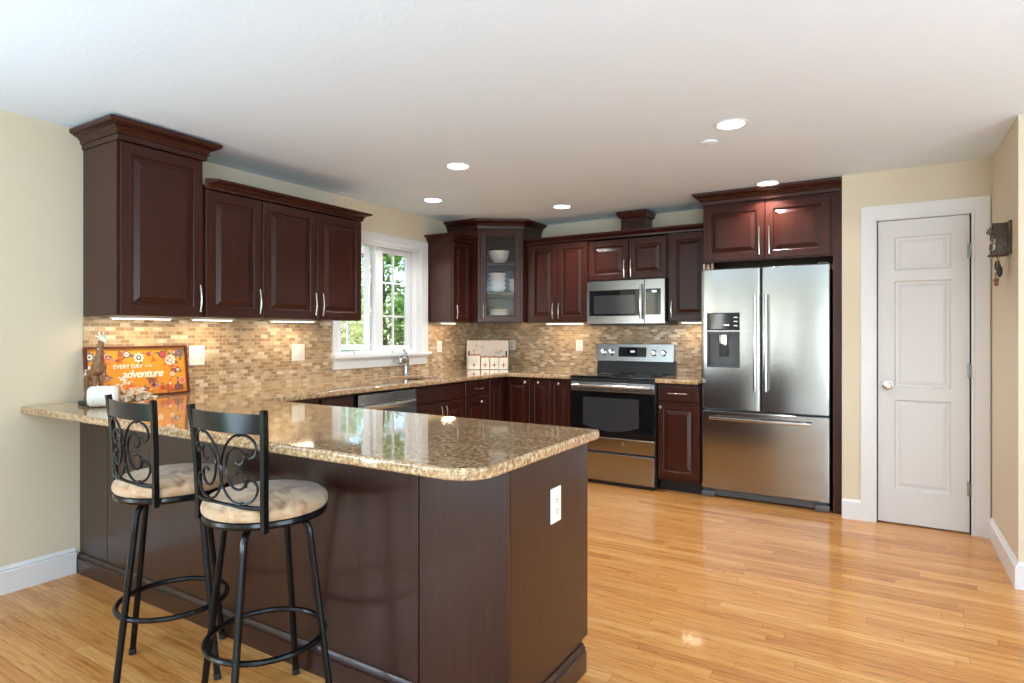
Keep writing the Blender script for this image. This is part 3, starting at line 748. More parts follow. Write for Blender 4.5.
# sink bowl under the cut-out
m = MB()
def ring(ins, z): return [m.v((SX0-0.012+ins, SY0-0.012+ins, z)), m.v((SX1+0.012-ins, SY0-0.012+ins, z)), m.v((SX1+0.012-ins, SY1+0.012-ins, z)), m.v((SX0-0.012+ins, SY1+0.012-ins, z))]
rs = [ring(-0.006, 0.8775), ring(0.0, 0.8775), ring(0.01, 0.70), ring(0.04, 0.68), ring(0.16, 0.677)]
for P_, Q_ in zip(rs, rs[1:]):
    for k in range(4): m.f([P_[k], P_[(k+1) % 4], Q_[(k+1) % 4], Q_[k]])
m.f(rs[-1])
tag(part('kitchen_sink', m, M['steel_trim']), 'steel undermount sink set in the counter below the window', 'sink')
t = thing('faucet', 'satin steel single-lever faucet behind the sink, below the window', 'faucet', (0.112, -1.375, CT+0.001), math.radians(-62))
m = MB(); m.lathe([(0.030, 0), (0.030, 0.006), (0.024, 0.012)], seg=20); part('base', m, M['faucet'], t)
m = MB(); m.lathe([(0.027, 0.010), (0.025, 0.07), (0.027, 0.10), (0.030, 0.13), (0.024, 0.158), (0.010, 0.170)], seg=18); part('body', m, M['faucet'], t)
m = MB(); m.tube([(0.01, 0, 0.115), (0.05, -0.008, 0.140), (0.09, -0.016, 0.145), (0.115, -0.02, 0.13), (0.125, -0.022, 0.105)], [0.020, 0.020, 0.021, 0.023, 0.024], 12); part('spout', m, M['faucet'], t)
m = MB(); m.tube([(0, 0, 0.158), (-0.006, 0, 0.185), (0.0, -0.01, 0.205), (0.012, -0.02, 0.22)], [0.014, 0.012, 0.010, 0.006], 10); part('lever', m, M['faucet'], t)

# ------------------------------------------------------------------ peninsula
t = thing('peninsula', 'dark cherry peninsula with plain back panels under the granite overhang', 'peninsula', (0, 0, 0))
m = MB(); m.box(0.003, 2.695, -3.852, -3.288, 0.10, ZT); part('carcass', m, M['cherry'], t)
for a, b in ((0.003, 0.294), (0.299, 2.356), (2.361, 2.713)):
    m = MB(); m.box(a, b, -3.867, -3.853, 0.0, ZT, 0.0015); part('back_panel', m, M['panel'], t)
m = MB(); m.prism([(-3.852, 0), (-3.335, 0), (-3.335, 0.115), (-3.285, 0.115), (-3.285, ZT), (-3.852, ZT)], 2.696, 2.713, 'x'); part('end_panel', m, M['panel'], t)
def cap_base(m, p0, p1, o, h=0.104, tk=0.018, ext0=0.0, ext1=0.0):
    p0, p1, o = Vector(p0), Vector(p1), Vector(o); d = (p1-p0).normalized()
    prof = [(0, 0), (tk, 0), (tk, h*0.74), (tk*0.6, h*0.78), (tk*0.8, h*0.86), (tk*0.45, h*0.92), (tk*0.3, h), (0, h)]
    A_ = [m.v((p0.x+o.x*q-d.x*q*ext0, p0.y+o.y*q-d.y*q*ext0, z)) for q, z in prof]; B_ = [m.v((p1.x+o.x*q+d.x*q*ext1, p1.y+o.y*q+d.y*q*ext1, z)) for q, z in prof]
    k = len(prof)
    for j in range(k): m.f([A_[j], B_[j], B_[(j+1) % k], A_[(j+1) % k]])
    m.f(A_[::-1]); m.f(B_)
m = MB(); cap_base(m, (0.003, -3.8675), (2.7135, -3.8675), (0, -1), ext1=1); cap_base(m, (2.7135, -3.8675), (2.7135, -3.335), (1, 0), ext0=1); part('base_moulding', m, M['panel'], t)
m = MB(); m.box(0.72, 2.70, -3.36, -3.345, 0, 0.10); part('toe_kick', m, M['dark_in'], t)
dx = (2.70-0.74)/4
for k in range(4):
    m = MB(); m.X = Matrix.Translation((2.70-dx*k, -3.288, 0)) @ Matrix.Rotation(PI, 4, 'Z'); fw = 0.058; y = -0.02
    m.loops(0.004, dx-0.004, 0.115, 0.860, [(0, 0), (0, y+0.003), (0.003, y), (fw-0.006, y), (fw, y+0.004), (fw+0.006, y+0.011), (fw+0.012, y+0.011), (fw+0.034, y+0.002)])
    d = part('door', m, M['cherry'], t, sharp=18)
    m = MB(); m.X = Matrix.Translation((2.70-dx*k, -3.288, 0)) @ Matrix.Rotation(PI, 4, 'Z'); bow_handle(m, 0.04 if k % 2 else dx-0.04, 0.68, 0.80, y); part('handle', m, M['nickel'], d)

# ------------------------------------------------------------------ wall plates
def wall_plate(name, label, loc, rz, w, h, kinds, cat):
    t = thing(name, label, cat, loc, rz)
    m = MB(); m.box(-w/2, w/2, -0.006, 0, -h/2, h/2, 0.0025, 2); part('plate', m, M['plate'], t)
    n = len(kinds)
    for i, k in enumerate(kinds):
        x = (i-(n-1)/2)*0.046
        if k == 'o':
            m = MB(); m.box(x-0.017, x+0.017, -0.009, -0.006, -0.034, 0.034, 0.002)
            q = part('socket', m, M['plate'], t)
            m = MB()
            for zc in (-0.018, 0.018):
                for xx in (-0.007, 0.006): m.box(x+xx-0.001, x+xx+0.001, -0.0097, -0.009, zc-0.003, zc+0.006)
                m.box(x-0.0025, x+0.0025, -0.0097, -0.009, zc-0.011, zc-0.007)
            part('slots', m, M['slot'], q)
        else:
            m = MB(); m.box(x-0.016, x+0.016, -0.010, -0.006, -0.033, 0.033, 0.002); part('rocker', m, M['plate'], t)
wall_plate('wall_outlet', 'double white wall plate with a switch and an outlet, right of the orange sign', (0.009, -3.219, 1.141), PI/2, 0.100, 0.122, 'so', 'outlet')
wall_plate('light_switch', 'white double switch plate on the tiles left of the window', (0.009, -2.444, 1.139), PI/2, 0.115, 0.122, 'ss', 'light switch')
wall_plate('light_switch', 'narrow white plate on the tiles just right of the window', (0.009, -0.775, 1.150), PI/2, 0.074, 0.110, 's', 'light switch')
wall_plate('wall_outlet', 'white plate half behind the right edge of the tray in the corner', (0.375, -0.009, 1.156), 0, 0.078, 0.106, 'o', 'outlet')
wall_plate('wall_outlet', 'white wall plate on the tiles just left of the range', (1.144, -0.009, 1.160), 0, 0.074, 0.108, 'o', 'outlet')
wall_plate('wall_outlet', 'white outlet on the end panel of the peninsula', (2.714, -3.561, 0.684), PI/2, 0.075, 0.122, 'o', 'outlet')

# ------------------------------------------------------------------ fridge
t = thing('refrigerator', 'stainless french-door refrigerator with ice dispenser and bottom freezer', 'refrigerator', (FX0, -0.5775, 0))
FW = FX1-FX0
m = MB(); m.box(0.008, FW-0.008, 0.075, 0.56, 0.03, 1.765, 0.004); part('body', m, M['greyplastic'], t)
def bowed(m, x0, x1, z0, z1, th, bow, cut=None, nx=14, full=None):
    fx0, fx1 = full or (x0, x1); cx_, hw = (fx0+fx1)/2, (fx1-fx0)/2
    def yf(x):
        u = (x-cx_)/hw
        e = min(x-x0, x1-x); r = 0.014
        edge = (r-math.sqrt(max(0, r*r-(r-e)**2))) if e < r else 0
        return -bow*(1-u*u)+edge
    xs = set(x0+(x1-x0)*i/nx for i in range(nx+1)) | {x0+0.002, x0+0.006, x0+0.014, x1-0.002, x1-0.006, x1-0.014}
    zs_ = {z0, z0+0.004, z1-0.004, z1}
    if cut: xs = {x for x in xs if not (cut[0]-0.008 < x < cut[0]+0.008 or cut[1]-0.008 < x < cut[1]+0.008)} | {cut[0], cut[1]}; zs_ |= {cut[2], cut[3]}
    xs, zs_ = sorted(xs), sorted(zs_)
    G = [[m.v((x, yf(x)+(0.004 if z in (z0, z1) else 0), z)) for z in zs_] for x in xs]
    bk = [[m.v((x, th, z)) for z in (z0, z1)] for x in xs]
    for i in range(len(xs)-1):
        for j in range(len(zs_)-1):
            if cut and xs[i] >= cut[0]-1e-6 and xs[i+1] <= cut[1]+1e-6 and zs_[j] >= cut[2]-1e-6 and zs_[j+1] <= cut[3]+1e-6: continue
            m.f([G[i][j], G[i+1][j], G[i+1][j+1], G[i][j+1]])
        m.f([G[i][0], bk[i][0], bk[i+1][0], G[i+1][0]]); m.f([G[i][-1], G[i+1][-1], bk[i+1][1], bk[i][1]]); m.f([bk[i][0], bk[i][1], bk[i+1][1], bk[i+1][0]])
    m.f([G[0][j] for j in range(len(zs_))]+[bk[0][1], bk[0][0]]); m.f([bk[-1][0], bk[-1][1]]+[G[-1][j] for j in reversed(range(len(zs_)))])
    return yf
mid = 2.905-FX0
cut = (0.046, 0.293, 1.015, 1.438)
m = MB(); yfl = bowed(m, 0, mid-0.003, 0.690, 1.775, 0.068, 0.010, cut); dL = part('door', m, M['steel'], t, sharp=40)
dL['label'] = 'left fridge door with ice and water dispenser'
m = MB(); bowed(m, mid+0.003, FW, 0.690, 1.775, 0.068, 0.010); dR = part('door', m, M['steel'], t, sharp=40)
m = MB(); bowed(m, 0, FW, 0.070, 0.676, 0.068, 0.014); dF = part('freezer_drawer', m, M['steel'], t, sharp=40)
m = MB(); m.box(0.01, FW-0.01, 0.03, 0.07, 0.012, 0.066, 0.004)
for x in (0.002, FW-0.10): m.box(x, x+0.098, 0.0, 0.06, 0.0, 0.05, 0.012, 2)
part('kick_grille', m, M['greyplastic'], t)
def fhandle(x, s_):
    m = MB(); pts = [(x, -0.045-0.008*math.sin(PI*i/10), 0.845+(1.57-0.845)*i/10) for i in range(11)]
    m.tube(pts, 0.0105, 10, flat=(1.0, 0.8))
    for z in (0.87, 1.545): m.tube([(x, -0.004, z), (x, -0.047, z)], 0.008, 8)
    return m
part('handle', fhandle(mid-0.038, 0), M['steel_trim'], dL); part('handle', fhandle(mid+0.038, 0), M['steel_trim'], dR)
m = MB(); pts = [(0.075+(FW-0.19)*i/14, -0.045-0.022*math.sin(PI*i/14), 0.625) for i in range(15)]; m.tube(pts, 0.012, 10, flat=(1, 0.9))
for u in (1, 13): x = pts[u][0]; m.tube([(x, -0.002, 0.625), (x, -0.05, 0.625)], 0.010, 8)
part('handle', m, M['steel_trim'], dF)
# dispenser
x0, x1, z0, z1 = cut; yp = -0.004
m = MB(); yq = 0.0
m.box(x0, x1, 0.055, 0.062, z0, 1.287); m.box(x0, x0+0.006, -0.002, 0.055, z0, 1.287); m.box(x1-0.006, x1, 0.0, 0.055, z0, 1.287); m.box(x0+0.006, x1-0.006, -0.004, 0.055, z0, z0+0.012); m.box(x0+0.006, x1-0.006, 0.0, 0.055, 1.275, 1.287)
part('dispenser_bay', m, M['greyplastic'], dL)
m = MB(); m.box(x0, x1, -0.006, 0.03, 1.306, z1, 0.006, 2); cp = part('control_panel', m, M['blackglass'], dL)
m = MB()
for i in range(3): m.tube([(x1-0.045, -0.0068, 1.335+0.032*i), (x1-0.033, -0.0068, 1.340+0.032*i), (x1-0.018, -0.0068, 1.335+0.032*i)], 0.0016, 6)
for i in range(3): m.box(x0+0.13+i*0.014, x0+0.14+i*0.014, -0.0068, -0.006, 1.338, 1.347)
part('indicator_marks', m, M['whitedigits'], cp)
m = MB(); m.box(x0, x1, -0.012, 0.02, 1.288, 1.304, 0.004, 2); part('trim_bar', m, M['steel_trim'], dL)
m = MB(); m.lathe([(0.030, 1.272), (0.034, 1.262), (0.035, 1.20), (0.030, 1.185)], ((x0+x1)/2-0.006, 0.03, 0), 18, 'z', 1, 0.6); part('ice_chute', m, M['chrome'], dL)
m = MB(); m.box((x0+x1)/2-0.04, (x0+x1)/2+0.028, 0.042, 0.052, 1.10, 1.19, 0.004); part('paddle', m, M['blackplastic'], dL)
text_mesh('brand_lettering', 'SAMSUNG', 0.013, M['chrome'], dR, Matrix.Translation((FW-0.11, -0.0050, 1.722)) @ FACE, space=1.15)
for x in (FW-0.05,):
    m = MB(); m.box(x-0.035, x+0.035, 0.02, 0.14, 1.776, 1.792, 0.004); part('hinge_cover', m, M['greyplastic'], t)
# small ornament on top of the fridge
t = thing('wooden_ornament', 'small pale wooden ornament on the left front corner of the fridge top', 'ornament', (2.510, -0.545, 1.7762))
for x in (-0.032, 0.032):
    m = MB(); m.box(x-0.008, x+0.008, -0.009, 0.009, 0, 0.051, 0.002); part('post', m, M['pale_wood'], t)
m = MB(); m.lathe([(0.013, 0), (0.014, 0.018), (0.010, 0.030), (0.012, 0.038), (0.004, 0.048)], seg=12); m.box(-0.026, 0.026, -0.004, 0.004, 0.008, 0.014); part('figure', m, M['pale_wood'], t)

# ------------------------------------------------------------------ range
RX = 1.369; RW = 0.748; RY = -0.63
t = thing('range', 'stainless freestanding electric range with black glass oven door', 'range', (RX, 0, 0))
m = MB(); m.box(0, RW, RY, -0.025, 0.03, 0.895); part('body', m, M['blackplastic'], t)
m = MB(); m.box(-0.001, RW+0.001, RY-0.035, -0.075, 0.897, 0.918, 0.006, 2); ck = part('cooktop', m, M['blackglass'], t)
m = MB()
for x, y, r in ((0.19, -0.50, 0.11), (0.56, -0.50, 0.09), (0.19, -0.24, 0.08), (0.56, -0.24, 0.105)):
    m.tube([(x+r*math.cos(2*PI*k/32), y+r*math.sin(2*PI*k/32), 0.9183) for k in range(32)], 0.0011, 4, True)
part('burner_rings', m, M['greyplastic'], ck)
m = MB(); m.box(0.003, RW-0.003, RY-0.030, RY-0.002, 0.868, 0.893); part('front_trim', m, M['blackplastic'], t)
m = MB(); m.box(0.004, RW-0.004, RY-0.035, RY-0.002, 0.405, 0.785, 0.003); d = part('oven_door', m, M['blackglass'], t)
m = MB(); m.box(0.004, RW-0.004, RY-0.038, RY-0.002, 0.787, 0.865, 0.004, 2); part('door_top_rail', m, M['steel_trim'], d)
m = MB(); poly = [(0.115, 0.735), (0.115, 0.50)]+[(0.115+(0.50)*i/10, 0.50-0.045*math.sin(PI*i/10)) for i in range(1, 10)]+[(0.615, 0.50), (0.615, 0.735)]
m.prism(poly, RY-0.0362, RY-0.034, 'y'); part('window', m, M['ovenwindow'], d)
m = MB(); m.tube([(0.03, RY-0.075, 0.836), (RW/2, RY-0.083, 0.836), (RW-0.03, RY-0.075, 0.836)], 0.0125, 12)
for x in (0.05, RW-0.05): m.tube([(x, RY-0.03, 0.836), (x, RY-0.076, 0.836)], 0.012, 10)
part('handle', m, M['steel_trim'], d)
m = MB(); m.box(0.004, RW-0.004, RY-0.037, RY-0.002, 0.285, 0.402, 0.003); lp = part('lower_panel', m, M['steel'], t)
m = MB(); m.lathe([(0.013, 0), (0.013, -0.002), (0.011, -0.003)], (RW*0.64, RY-0.037, 0.362), 24, 'y'); bd = part('round_badge', m, M['greyplastic'], lp)
m = MB(); m.tube([(RW*0.64+0.009*math.cos(2*PI*k/20), RY-0.0402, 0.362+0.009*math.sin(2*PI*k/20)) for k in range(20)], 0.0008, 4, True)
m.tube([(RW*0.64-0.004+0.008*u, RY-0.0402, 0.362+0.003*math.sin(u*6)) for u in (0, .25, .5, .75, 1)], 0.0009, 4); part('badge_mark', m, M['chrome'], bd)
m = MB(); m.box(0.004, RW-0.004, RY-0.036, RY-0.002, 0.035, 0.270, 0.006, 2); part('storage_drawer', m, M['steel'], t)
m = MB(); m.box(0.02, RW-0.02, RY-0.002, RY+0.05, 0.0, 0.03); part('kick', m, M['blackplastic'], t)
m = MB(); m.prism([(-0.075, 0.905), (-0.02, 0.905), (-0.02, 1.03), (-0.055, 1.03)], -0.012+0.0, RW-0.012, 'x'); part('riser', m, M['blackplastic'], t)
m = MB(); m.prism([(-0.085, 1.022), (-0.012, 1.022), (-0.012, 1.182), (-0.060, 1.182), (-0.066, 1.178)], -0.018, RW-0.022, 'x'); bg = part('backguard', m, M['steel_trim'], t)
m = MB(); tilt = math.atan2(0.019, 0.156)
def bgp(x, z, off): u = (z-1.022)/0.156; return (x-RX, -0.085+0.019*u-off, z)
V = [m.v(bgp(x, z, o_)) for o_ in (0.0, 0.003) for x, z in ((1.577, 1.062), (1.844, 1.062), (1.844, 1.150), (1.577, 1.150))]
for q in ((0, 1, 2, 3), (4, 7, 6, 5), (0, 4, 5, 1), (1, 5, 6, 2), (2, 6, 7, 3), (3, 7, 4, 0)): m.f([V[i] for i in q])
dp = part('display', m, M['blackglass'], bg)
m = MB()
for x in (1.600, 1.625, 1.650, 1.775, 1.800, 1.822):
    for z in (1.078, 1.098, 1.118, 1.136):
        p = bgp(x, z, 0.0034); m.box(p[0]-0.006, p[0]+0.004, p[1], p[1]+0.0006, p[2]-0.0018, p[2]+0.0018)
part('button_marks', m, M['greyplastic'], dp)
m = MB(); p = bgp(1.715, 1.108, 0.0036)
segs = [(-0.016, 0, 1), (-0.006, 0, 1), (0.004, 0, 1), (0.014, 0, 1)]
for sx_, _, _ in segs: m.box(p[0]+sx_-0.003, p[0]+sx_+0.003, p[1], p[1]+0.0006, p[2]-0.010, p[2]+0.010)
part('clock_digits', m, M['clockdigits'], dp)
for x in (1.424, 1.506, 1.916, 2.005):
    m = MB(); p = bgp(x, 1.10, 0); m.lathe([(0.028, -0.001), (0.028, -0.006), (0.022, -0.010), (0.020, -0.028), (0.015, -0.031)], p, 20, 'y'); m.box(p[0]-0.004, p[0]+0.004, p[1]-0.037, p[1]-0.02, p[2]-0.021, p[2]+0.021, 0.002); part('knob', m, M['chrome'], bg)

# ------------------------------------------------------------------ microwave
t = thing('microwave', 'stainless over-the-range microwave with black window and keypad', 'microwave', (1.402, -0.37, 1.358))
W, H = 0.716, 0.388
m = MB(); m.box(0.002, W-0.002, 0, 0.355, 0, H); m.box(0.02, W-0.02, 0.0, 0.30, -0.008, 0); part('body', m, M['blackplastic'], t)
xd = 0.535
m = MB(); lp_ = 0.024; m.box(0, xd, -0.032, -0.001, 0.004, 0.076, 0.003); m.box(0, xd, -0.032, -0.001, 0.300, H-0.002, 0.003); m.box(0, lp_, -0.032, -0.001, 0.076, 0.300); m.box(0.498, xd, -0.032, -0.001, 0.076, 0.300)
d = part('door', m, M['steel'], t)
m = MB(); m.box(lp_, 0.498, -0.030, -0.002, 0.076, 0.300); w_ = part('window', m, M['blackglass'], d)
m = MB(); m.box(0.068, 0.45, -0.0312, -0.0295, 0.092, 0.255); part('mesh_screen', m, M['ovenwindow'], w_)
m = MB(); m.tube([(0.512, -0.06-0.014*math.sin(PI*i/10), 0.045+0.30*i/10) for i in range(11)], 0.011, 10)
for z in (0.065, 0.325): m.tube([(0.512, -0.03, z), (0.512, -0.064, z)], 0.010, 8)
part('handle', m, M['steel_trim'], d)
m = MB(); m.box(xd+0.003, W, -0.032, -0.001, 0.004, H-0.002, 0.003); cpn = part('control_panel', m, M['steel'], t)
m = MB(); m.box(xd+0.012, W-0.036, -0.034, -0.0318, 0.080, 0.302); kp = part('keypad', m, M['blackglass'], cpn)
m = MB(); m.box(xd+0.070, xd+0.108, -0.0347, -0.034, 0.272, 0.286); part('clock_digits', m, M['whitedigits'], kp)
m = MB()
for i in range(4):
    for j in range(5): m.box(xd+0.028+i*0.030, xd+0.040+i*0.030, -0.0344, -0.034, 0.10+j*0.030, 0.103+j*0.030)
part('button_marks', m, M['greyplastic'], kp)

# ------------------------------------------------------------------ dishwasher
t = thing('dishwasher', 'stainless dishwasher with a bowed handle under the window-side counter', 'dishwasher', (0.66, -2.508, 0), PI/2)
W = 0.598
m = MB(); m.box(0.004, W-0.004, 0, 0.55, 0.02, 0.865); part('tub', m, M['blackplastic'], t)
m = MB(); m.box(0.002, W-0.002, -0.028, -0.001, 0.12, 0.862, 0.006, 2); d = part('door', m, M['steel'], t)
m = MB(); m.tube([(0.03+(W-0.06)*i/12, -0.045-0.030*math.sin(PI*i/12), 0.775) for i in range(13)], 0.013, 10, flat=(1.5, 0.7)); m.tube([(0.035, -0.02, 0.775), (0.035, -0.05, 0.775)], 0.012, 8); m.tube([(W-0.035, -0.02, 0.775), (W-0.035, -0.05, 0.775)], 0.012, 8); part('handle', m, M['steel_trim'], d)
m = MB(); m.box(0.004, W-0.004, 0.04, 0.06, 0, 0.115); part('kick_plate', m, M['blackplastic'], t)

# ------------------------------------------------------------------ lights
for x, y, lab in ((3.010, -2.135, 'recessed ceiling light nearest the viewer, over the open floor'), (1.314, -2.233, 'recessed ceiling light in the middle of the kitchen ceiling, left of centre'), (0.531, -1.520, 'recessed ceiling light nearest the window, over the sink'), (1.320, -0.737, 'recessed ceiling light in front of the wall cabinets near the corner cabinet'), (2.968, -0.690, 'recessed ceiling light right above the fridge cabinet'), (1.5, -6.1, 'added recessed ceiling light, unseen behind the viewer, over the living area')):  # last one is added out of view to brighten floor and left wall
    t = thing('ceiling_light', lab, 'ceiling light', (x, y, ZC), 0, 'recessed ceiling lights')
    m = MB(); m.lathe([(0.068, -0.001), (0.088, -0.001), (0.088, -0.004), (0.082, -0.008), (0.068, -0.004), (0.068, -0.001)], seg=32, caps=False); part('trim_ring', m, M['white'], t)
    m = MB(); m.lathe([(0.067, -0.001), (0.067, -0.003), (0.03, -0.0035)], seg=28); part('lens', m, M['lamp'], t)
    l = bpy.data.lights.new('downlight', 'SPOT'); l.energy = 46; l.color = (0.96, 0.98, 1.0); l.spot_size = math.radians(130); l.spot_blend = 0.6; l.shadow_soft_size = 0.05
    o = bpy.data.objects.new('downlight', l); C.objects.link(o); o.parent = t; o.location = (0, 0, -0.02)
m = MB(); m.lathe([(0.045, 0), (0.045, -0.006), (0.040, -0.009), (0.01, -0.010)], (2.838, -1.888, ZC-0.0005), 28)
tag(part('sprinkler_cover', m, M['ceiling']), 'small grey round cover plate on the ceiling beside the nearest light', 'sprinkler cover')
def ucl(label, x, y, rz, L, z, w=1.15):
    t = thing('under_cabinet_light', label, 'light', (x, y, z), rz, 'under-cabinet lights')
    m = MB(); m.box(-L/2, L/2, -0.025, 0.025, -0.012, -0.001, 0.002); part('housing', m, M['plate'], t)
    m = MB(); m.box(-L/2+0.012, L/2-0.012, -0.018, 0.018, -0.0145, -0.012); part('lens', m, M['ledstrip'], t)
    area('under_cabinet_glow', (0, 0, -0.017), (0, 0, 0), L-0.03, 0.035, w, (1, 0.80, 0.55), t)
ucl('under-cabinet light bar below the tallest wall cabinet', 0.15, -3.62, PI/2, 0.32, ZU-0.0005)
ucl('under-cabinet light bar below the single-door cabinet left of the window', 0.15, -3.20, PI/2, 0.26, ZU-0.0005)
ucl('under-cabinet light bar below the two-door cabinet left of the window', 0.15, -2.60, PI/2, 0.36, ZU-0.0005)
ucl('under-cabinet light bar below the narrow cabinet right of the window', 0.14, -0.80, PI/2, 0.2, ZU+0.0115, 0.7)
ucl('under-cabinet light bar below the two-door cabinet on the back wall', 1.06, -0.16, 0, 0.4, ZU+0.0095, 0.9)
ucl('under-cabinet light bar below the cabinet between microwave and fridge', 2.295, -0.16, 0, 0.22, ZU+0.0095, 1.0)

# ------------------------------------------------------------------ bar stools
def stool(label, loc, back_deg, leg_deg):
    t = thing('bar_stool', label, 'bar stool', (loc[0], loc[1], 0), 0, 'bar stools at the peninsula')
    UP = Matrix.Translation((0, 0, 0.012)); SC = Matrix.Diagonal((0.943, 0.943, 1, 1))
    for k in range(4):
        a = math.radians(leg_deg+90*k); ca, sa = math.cos(a), math.sin(a)
        pr = [(0.05, 0.657), (0.10, 0.657), (0.124, 0.653), (0.142, 0.639), (0.150, 0.617), (0.154, 0.586), (0.2285, 0.012)]
        m = MB(); m.tube([(r*ca, r*sa, z) for r, z in pr], 0.0115, 10); L_ = part('leg', m, M['blackmetal'], t)
        m = MB(); m.tube([(0.2272*ca, 0.2272*sa, 0.022), (0.2300*ca, 0.2300*sa, 0.0)], 0.0135, 10); part('rubber_foot', m, M['rubber'], L_)
    m = MB(); m.tube([(0.188*math.cos(2*PI*k/48), 0.188*math.sin(2*PI*k/48), 0.262) for k in range(48)], 0.010, 8, True); part('footrest_ring', m, M['blackmetal'], t)
    m = MB(); m.X = UP; m.lathe([(0.02, 0.640), (0.10, 0.640), (0.10, 0.658), (0.02, 0.658)], seg=24); part('swivel_plate', m, M['blackmetal'], t)
    m = MB(); m.X = UP @ SC; m.lathe([(0.02, 0.658), (0.19, 0.658), (0.205, 0.661), (0.210, 0.670), (0.208, 0.681), (0.19, 0.685), (0.02, 0.685)], seg=48); part('seat_rim', m, M['blackmetal'], t)
    m = MB(); m.X = UP @ SC; m.lathe([(0.05, 0.685), (0.205, 0.685), (0.211, 0.693), (0.212, 0.705), (0.207, 0.718), (0.190, 0.730), (0.15, 0.738), (0.08, 0.742), (0.01, 0.743)], seg=48); part('cushion', m, M['suede'], t)
    # back, built facing local -y then turned
    R = Matrix.Diagonal((0.94, 0.94, 1, 1)) @ Matrix.Rotation(math.radians(back_deg+90), 4, 'Z')
    bk = MB()
    hx = 0.172
    yb0, yb1 = -0.142, -0.185       # lower / upper y of the posts
    def post(sx_):
        m = MB(); m.X = R
        pts = [(sx_*hx, yb0-0.003, 0.668), (sx_*hx, yb0-0.004, 0.74), (sx_*(hx+0.005), yb0-0.008, 0.86), (sx_*(hx+0.012), yb0-0.014, 0.96), (sx_*(hx+0.020), yb0-0.022, 1.046)]
        m.tube(pts, 0.0135, 4, up=(1, 1, 0), flat=(1, 1)); part('back_post', m, M['blackmetal'], t, sharp=25)
    post(1); post(-1)
    def sag(x, y, amt): return y-amt*(1-(x/hx)**2)
    hw = hx+0.018
    m = MB(); m.X = R; n = 14; rows = []
    for i in range(n+1):
        x = -hw+2*hw*i/n; yc = -0.160-0.030*(1-(x/hw)**2)
        rows.append([m.v((x, yc-0.003, 0.972)), m.v((x, yc+0.003, 0.972)), m.v((x, yc-0.001, 1.034)), m.v((x, yc-0.007, 1.034))])
    for A_, B_ in zip(rows, rows[1:]):
        for k in range(4): m.f([A_[k], B_[k], B_[(k+1) % 4], A_[(k+1) % 4]])
    m.f(rows[0]); m.f(rows[-1][::-1]); part('top_rail', m, M['blackmetal'], t)
    m = MB(); m.X = R; m.tube([(-hx+2*hx*i/12, sag(-hx+2*hx*i/12, -0.146, 0.03), 0.742) for i in range(13)], 0.0095, 8, flat=(0.8, 1)); part('bottom_rail', m, M['blackmetal'], t)
    # scrollwork: two mirrored pairs of C-scrolls crossing in the middle
    def P3(x, z): u = (z-0.69)/(0.94-0.69); return (x*(1+0.06*u), -0.146-0.014*u-0.029*(1-(x/hx)**2), 0.742+u*0.232)
    def curl(sx_, pts, name='scroll'):
        q = [Vector((sx_*a, b)) for a, b in pts]; o_ = []
        for i in range(len(q)-1):
            p0, p1, p2, p3 = q[max(i-1, 0)], q[i], q[i+1], q[min(i+2, len(q)-1)]
            for k in range(6):
                u = k/6; o_.append(0.5*((2*p1)+(p2-p0)*u+(2*p0-5*p1+4*p2-p3)*u*u+(3*p1-p0-3*p2+p3)*u**3))
        o_.append(q[-1])
        m = MB(); m.X = R; m.tube([P3(v.x, v.y) for v in o_], 0.0045, 6); part(name, m, M['blackmetal'], t)
    for s_ in (1, -1):
        curl(s_, [(0.112, 0.874), (0.124, 0.858), (0.143, 0.866), (0.150, 0.890), (0.138, 0.918), (0.105, 0.934), (0.062, 0.925), (0.026, 0.890), (0.006, 0.845), (-0.004, 0.800), (0.004, 0.755), (0.034, 0.715), (0.075, 0.699), (0.120, 0.708), (0.146, 0.735), (0.150, 0.764), (0.132, 0.784), (0.112, 0.774), (0.108, 0.758)])
        curl(s_, [(0.070, 0.842), (0.088, 0.834), (0.102, 0.848), (0.102, 0.868), (0.086, 0.886), (0.060, 0.884), (0.036, 0.862), (0.026, 0.822), (0.034, 0.782), (0.058, 0.752), (0.088, 0.750), (0.106, 0.770), (0.106, 0.794), (0.090, 0.806), (0.070, 0.800)])
    m = MB(); m.X = R
    for x, z in ((0.09, 0.934), (-0.09, 0.934), (0.09, 0.700), (-0.09, 0.700), (0.0, 0.842), (0.0, 0.758)):
        m = MB(); m.X = R; m.ball(P3(x, z), 0.0075, 8, 6); part('scroll_joint', m, M['blackmetal'], t)
    return t
stool('black metal swivel bar stool with scrolled back, farther one, nearer the wall', (1.358, -4.128), -94, 9)
stool('black metal swivel bar stool with scrolled back, nearer one, right of the other', (1.908, -4.122), -88, 27)

# ------------------------------------------------------------------ things on the counter
CTZ = CT+0.001
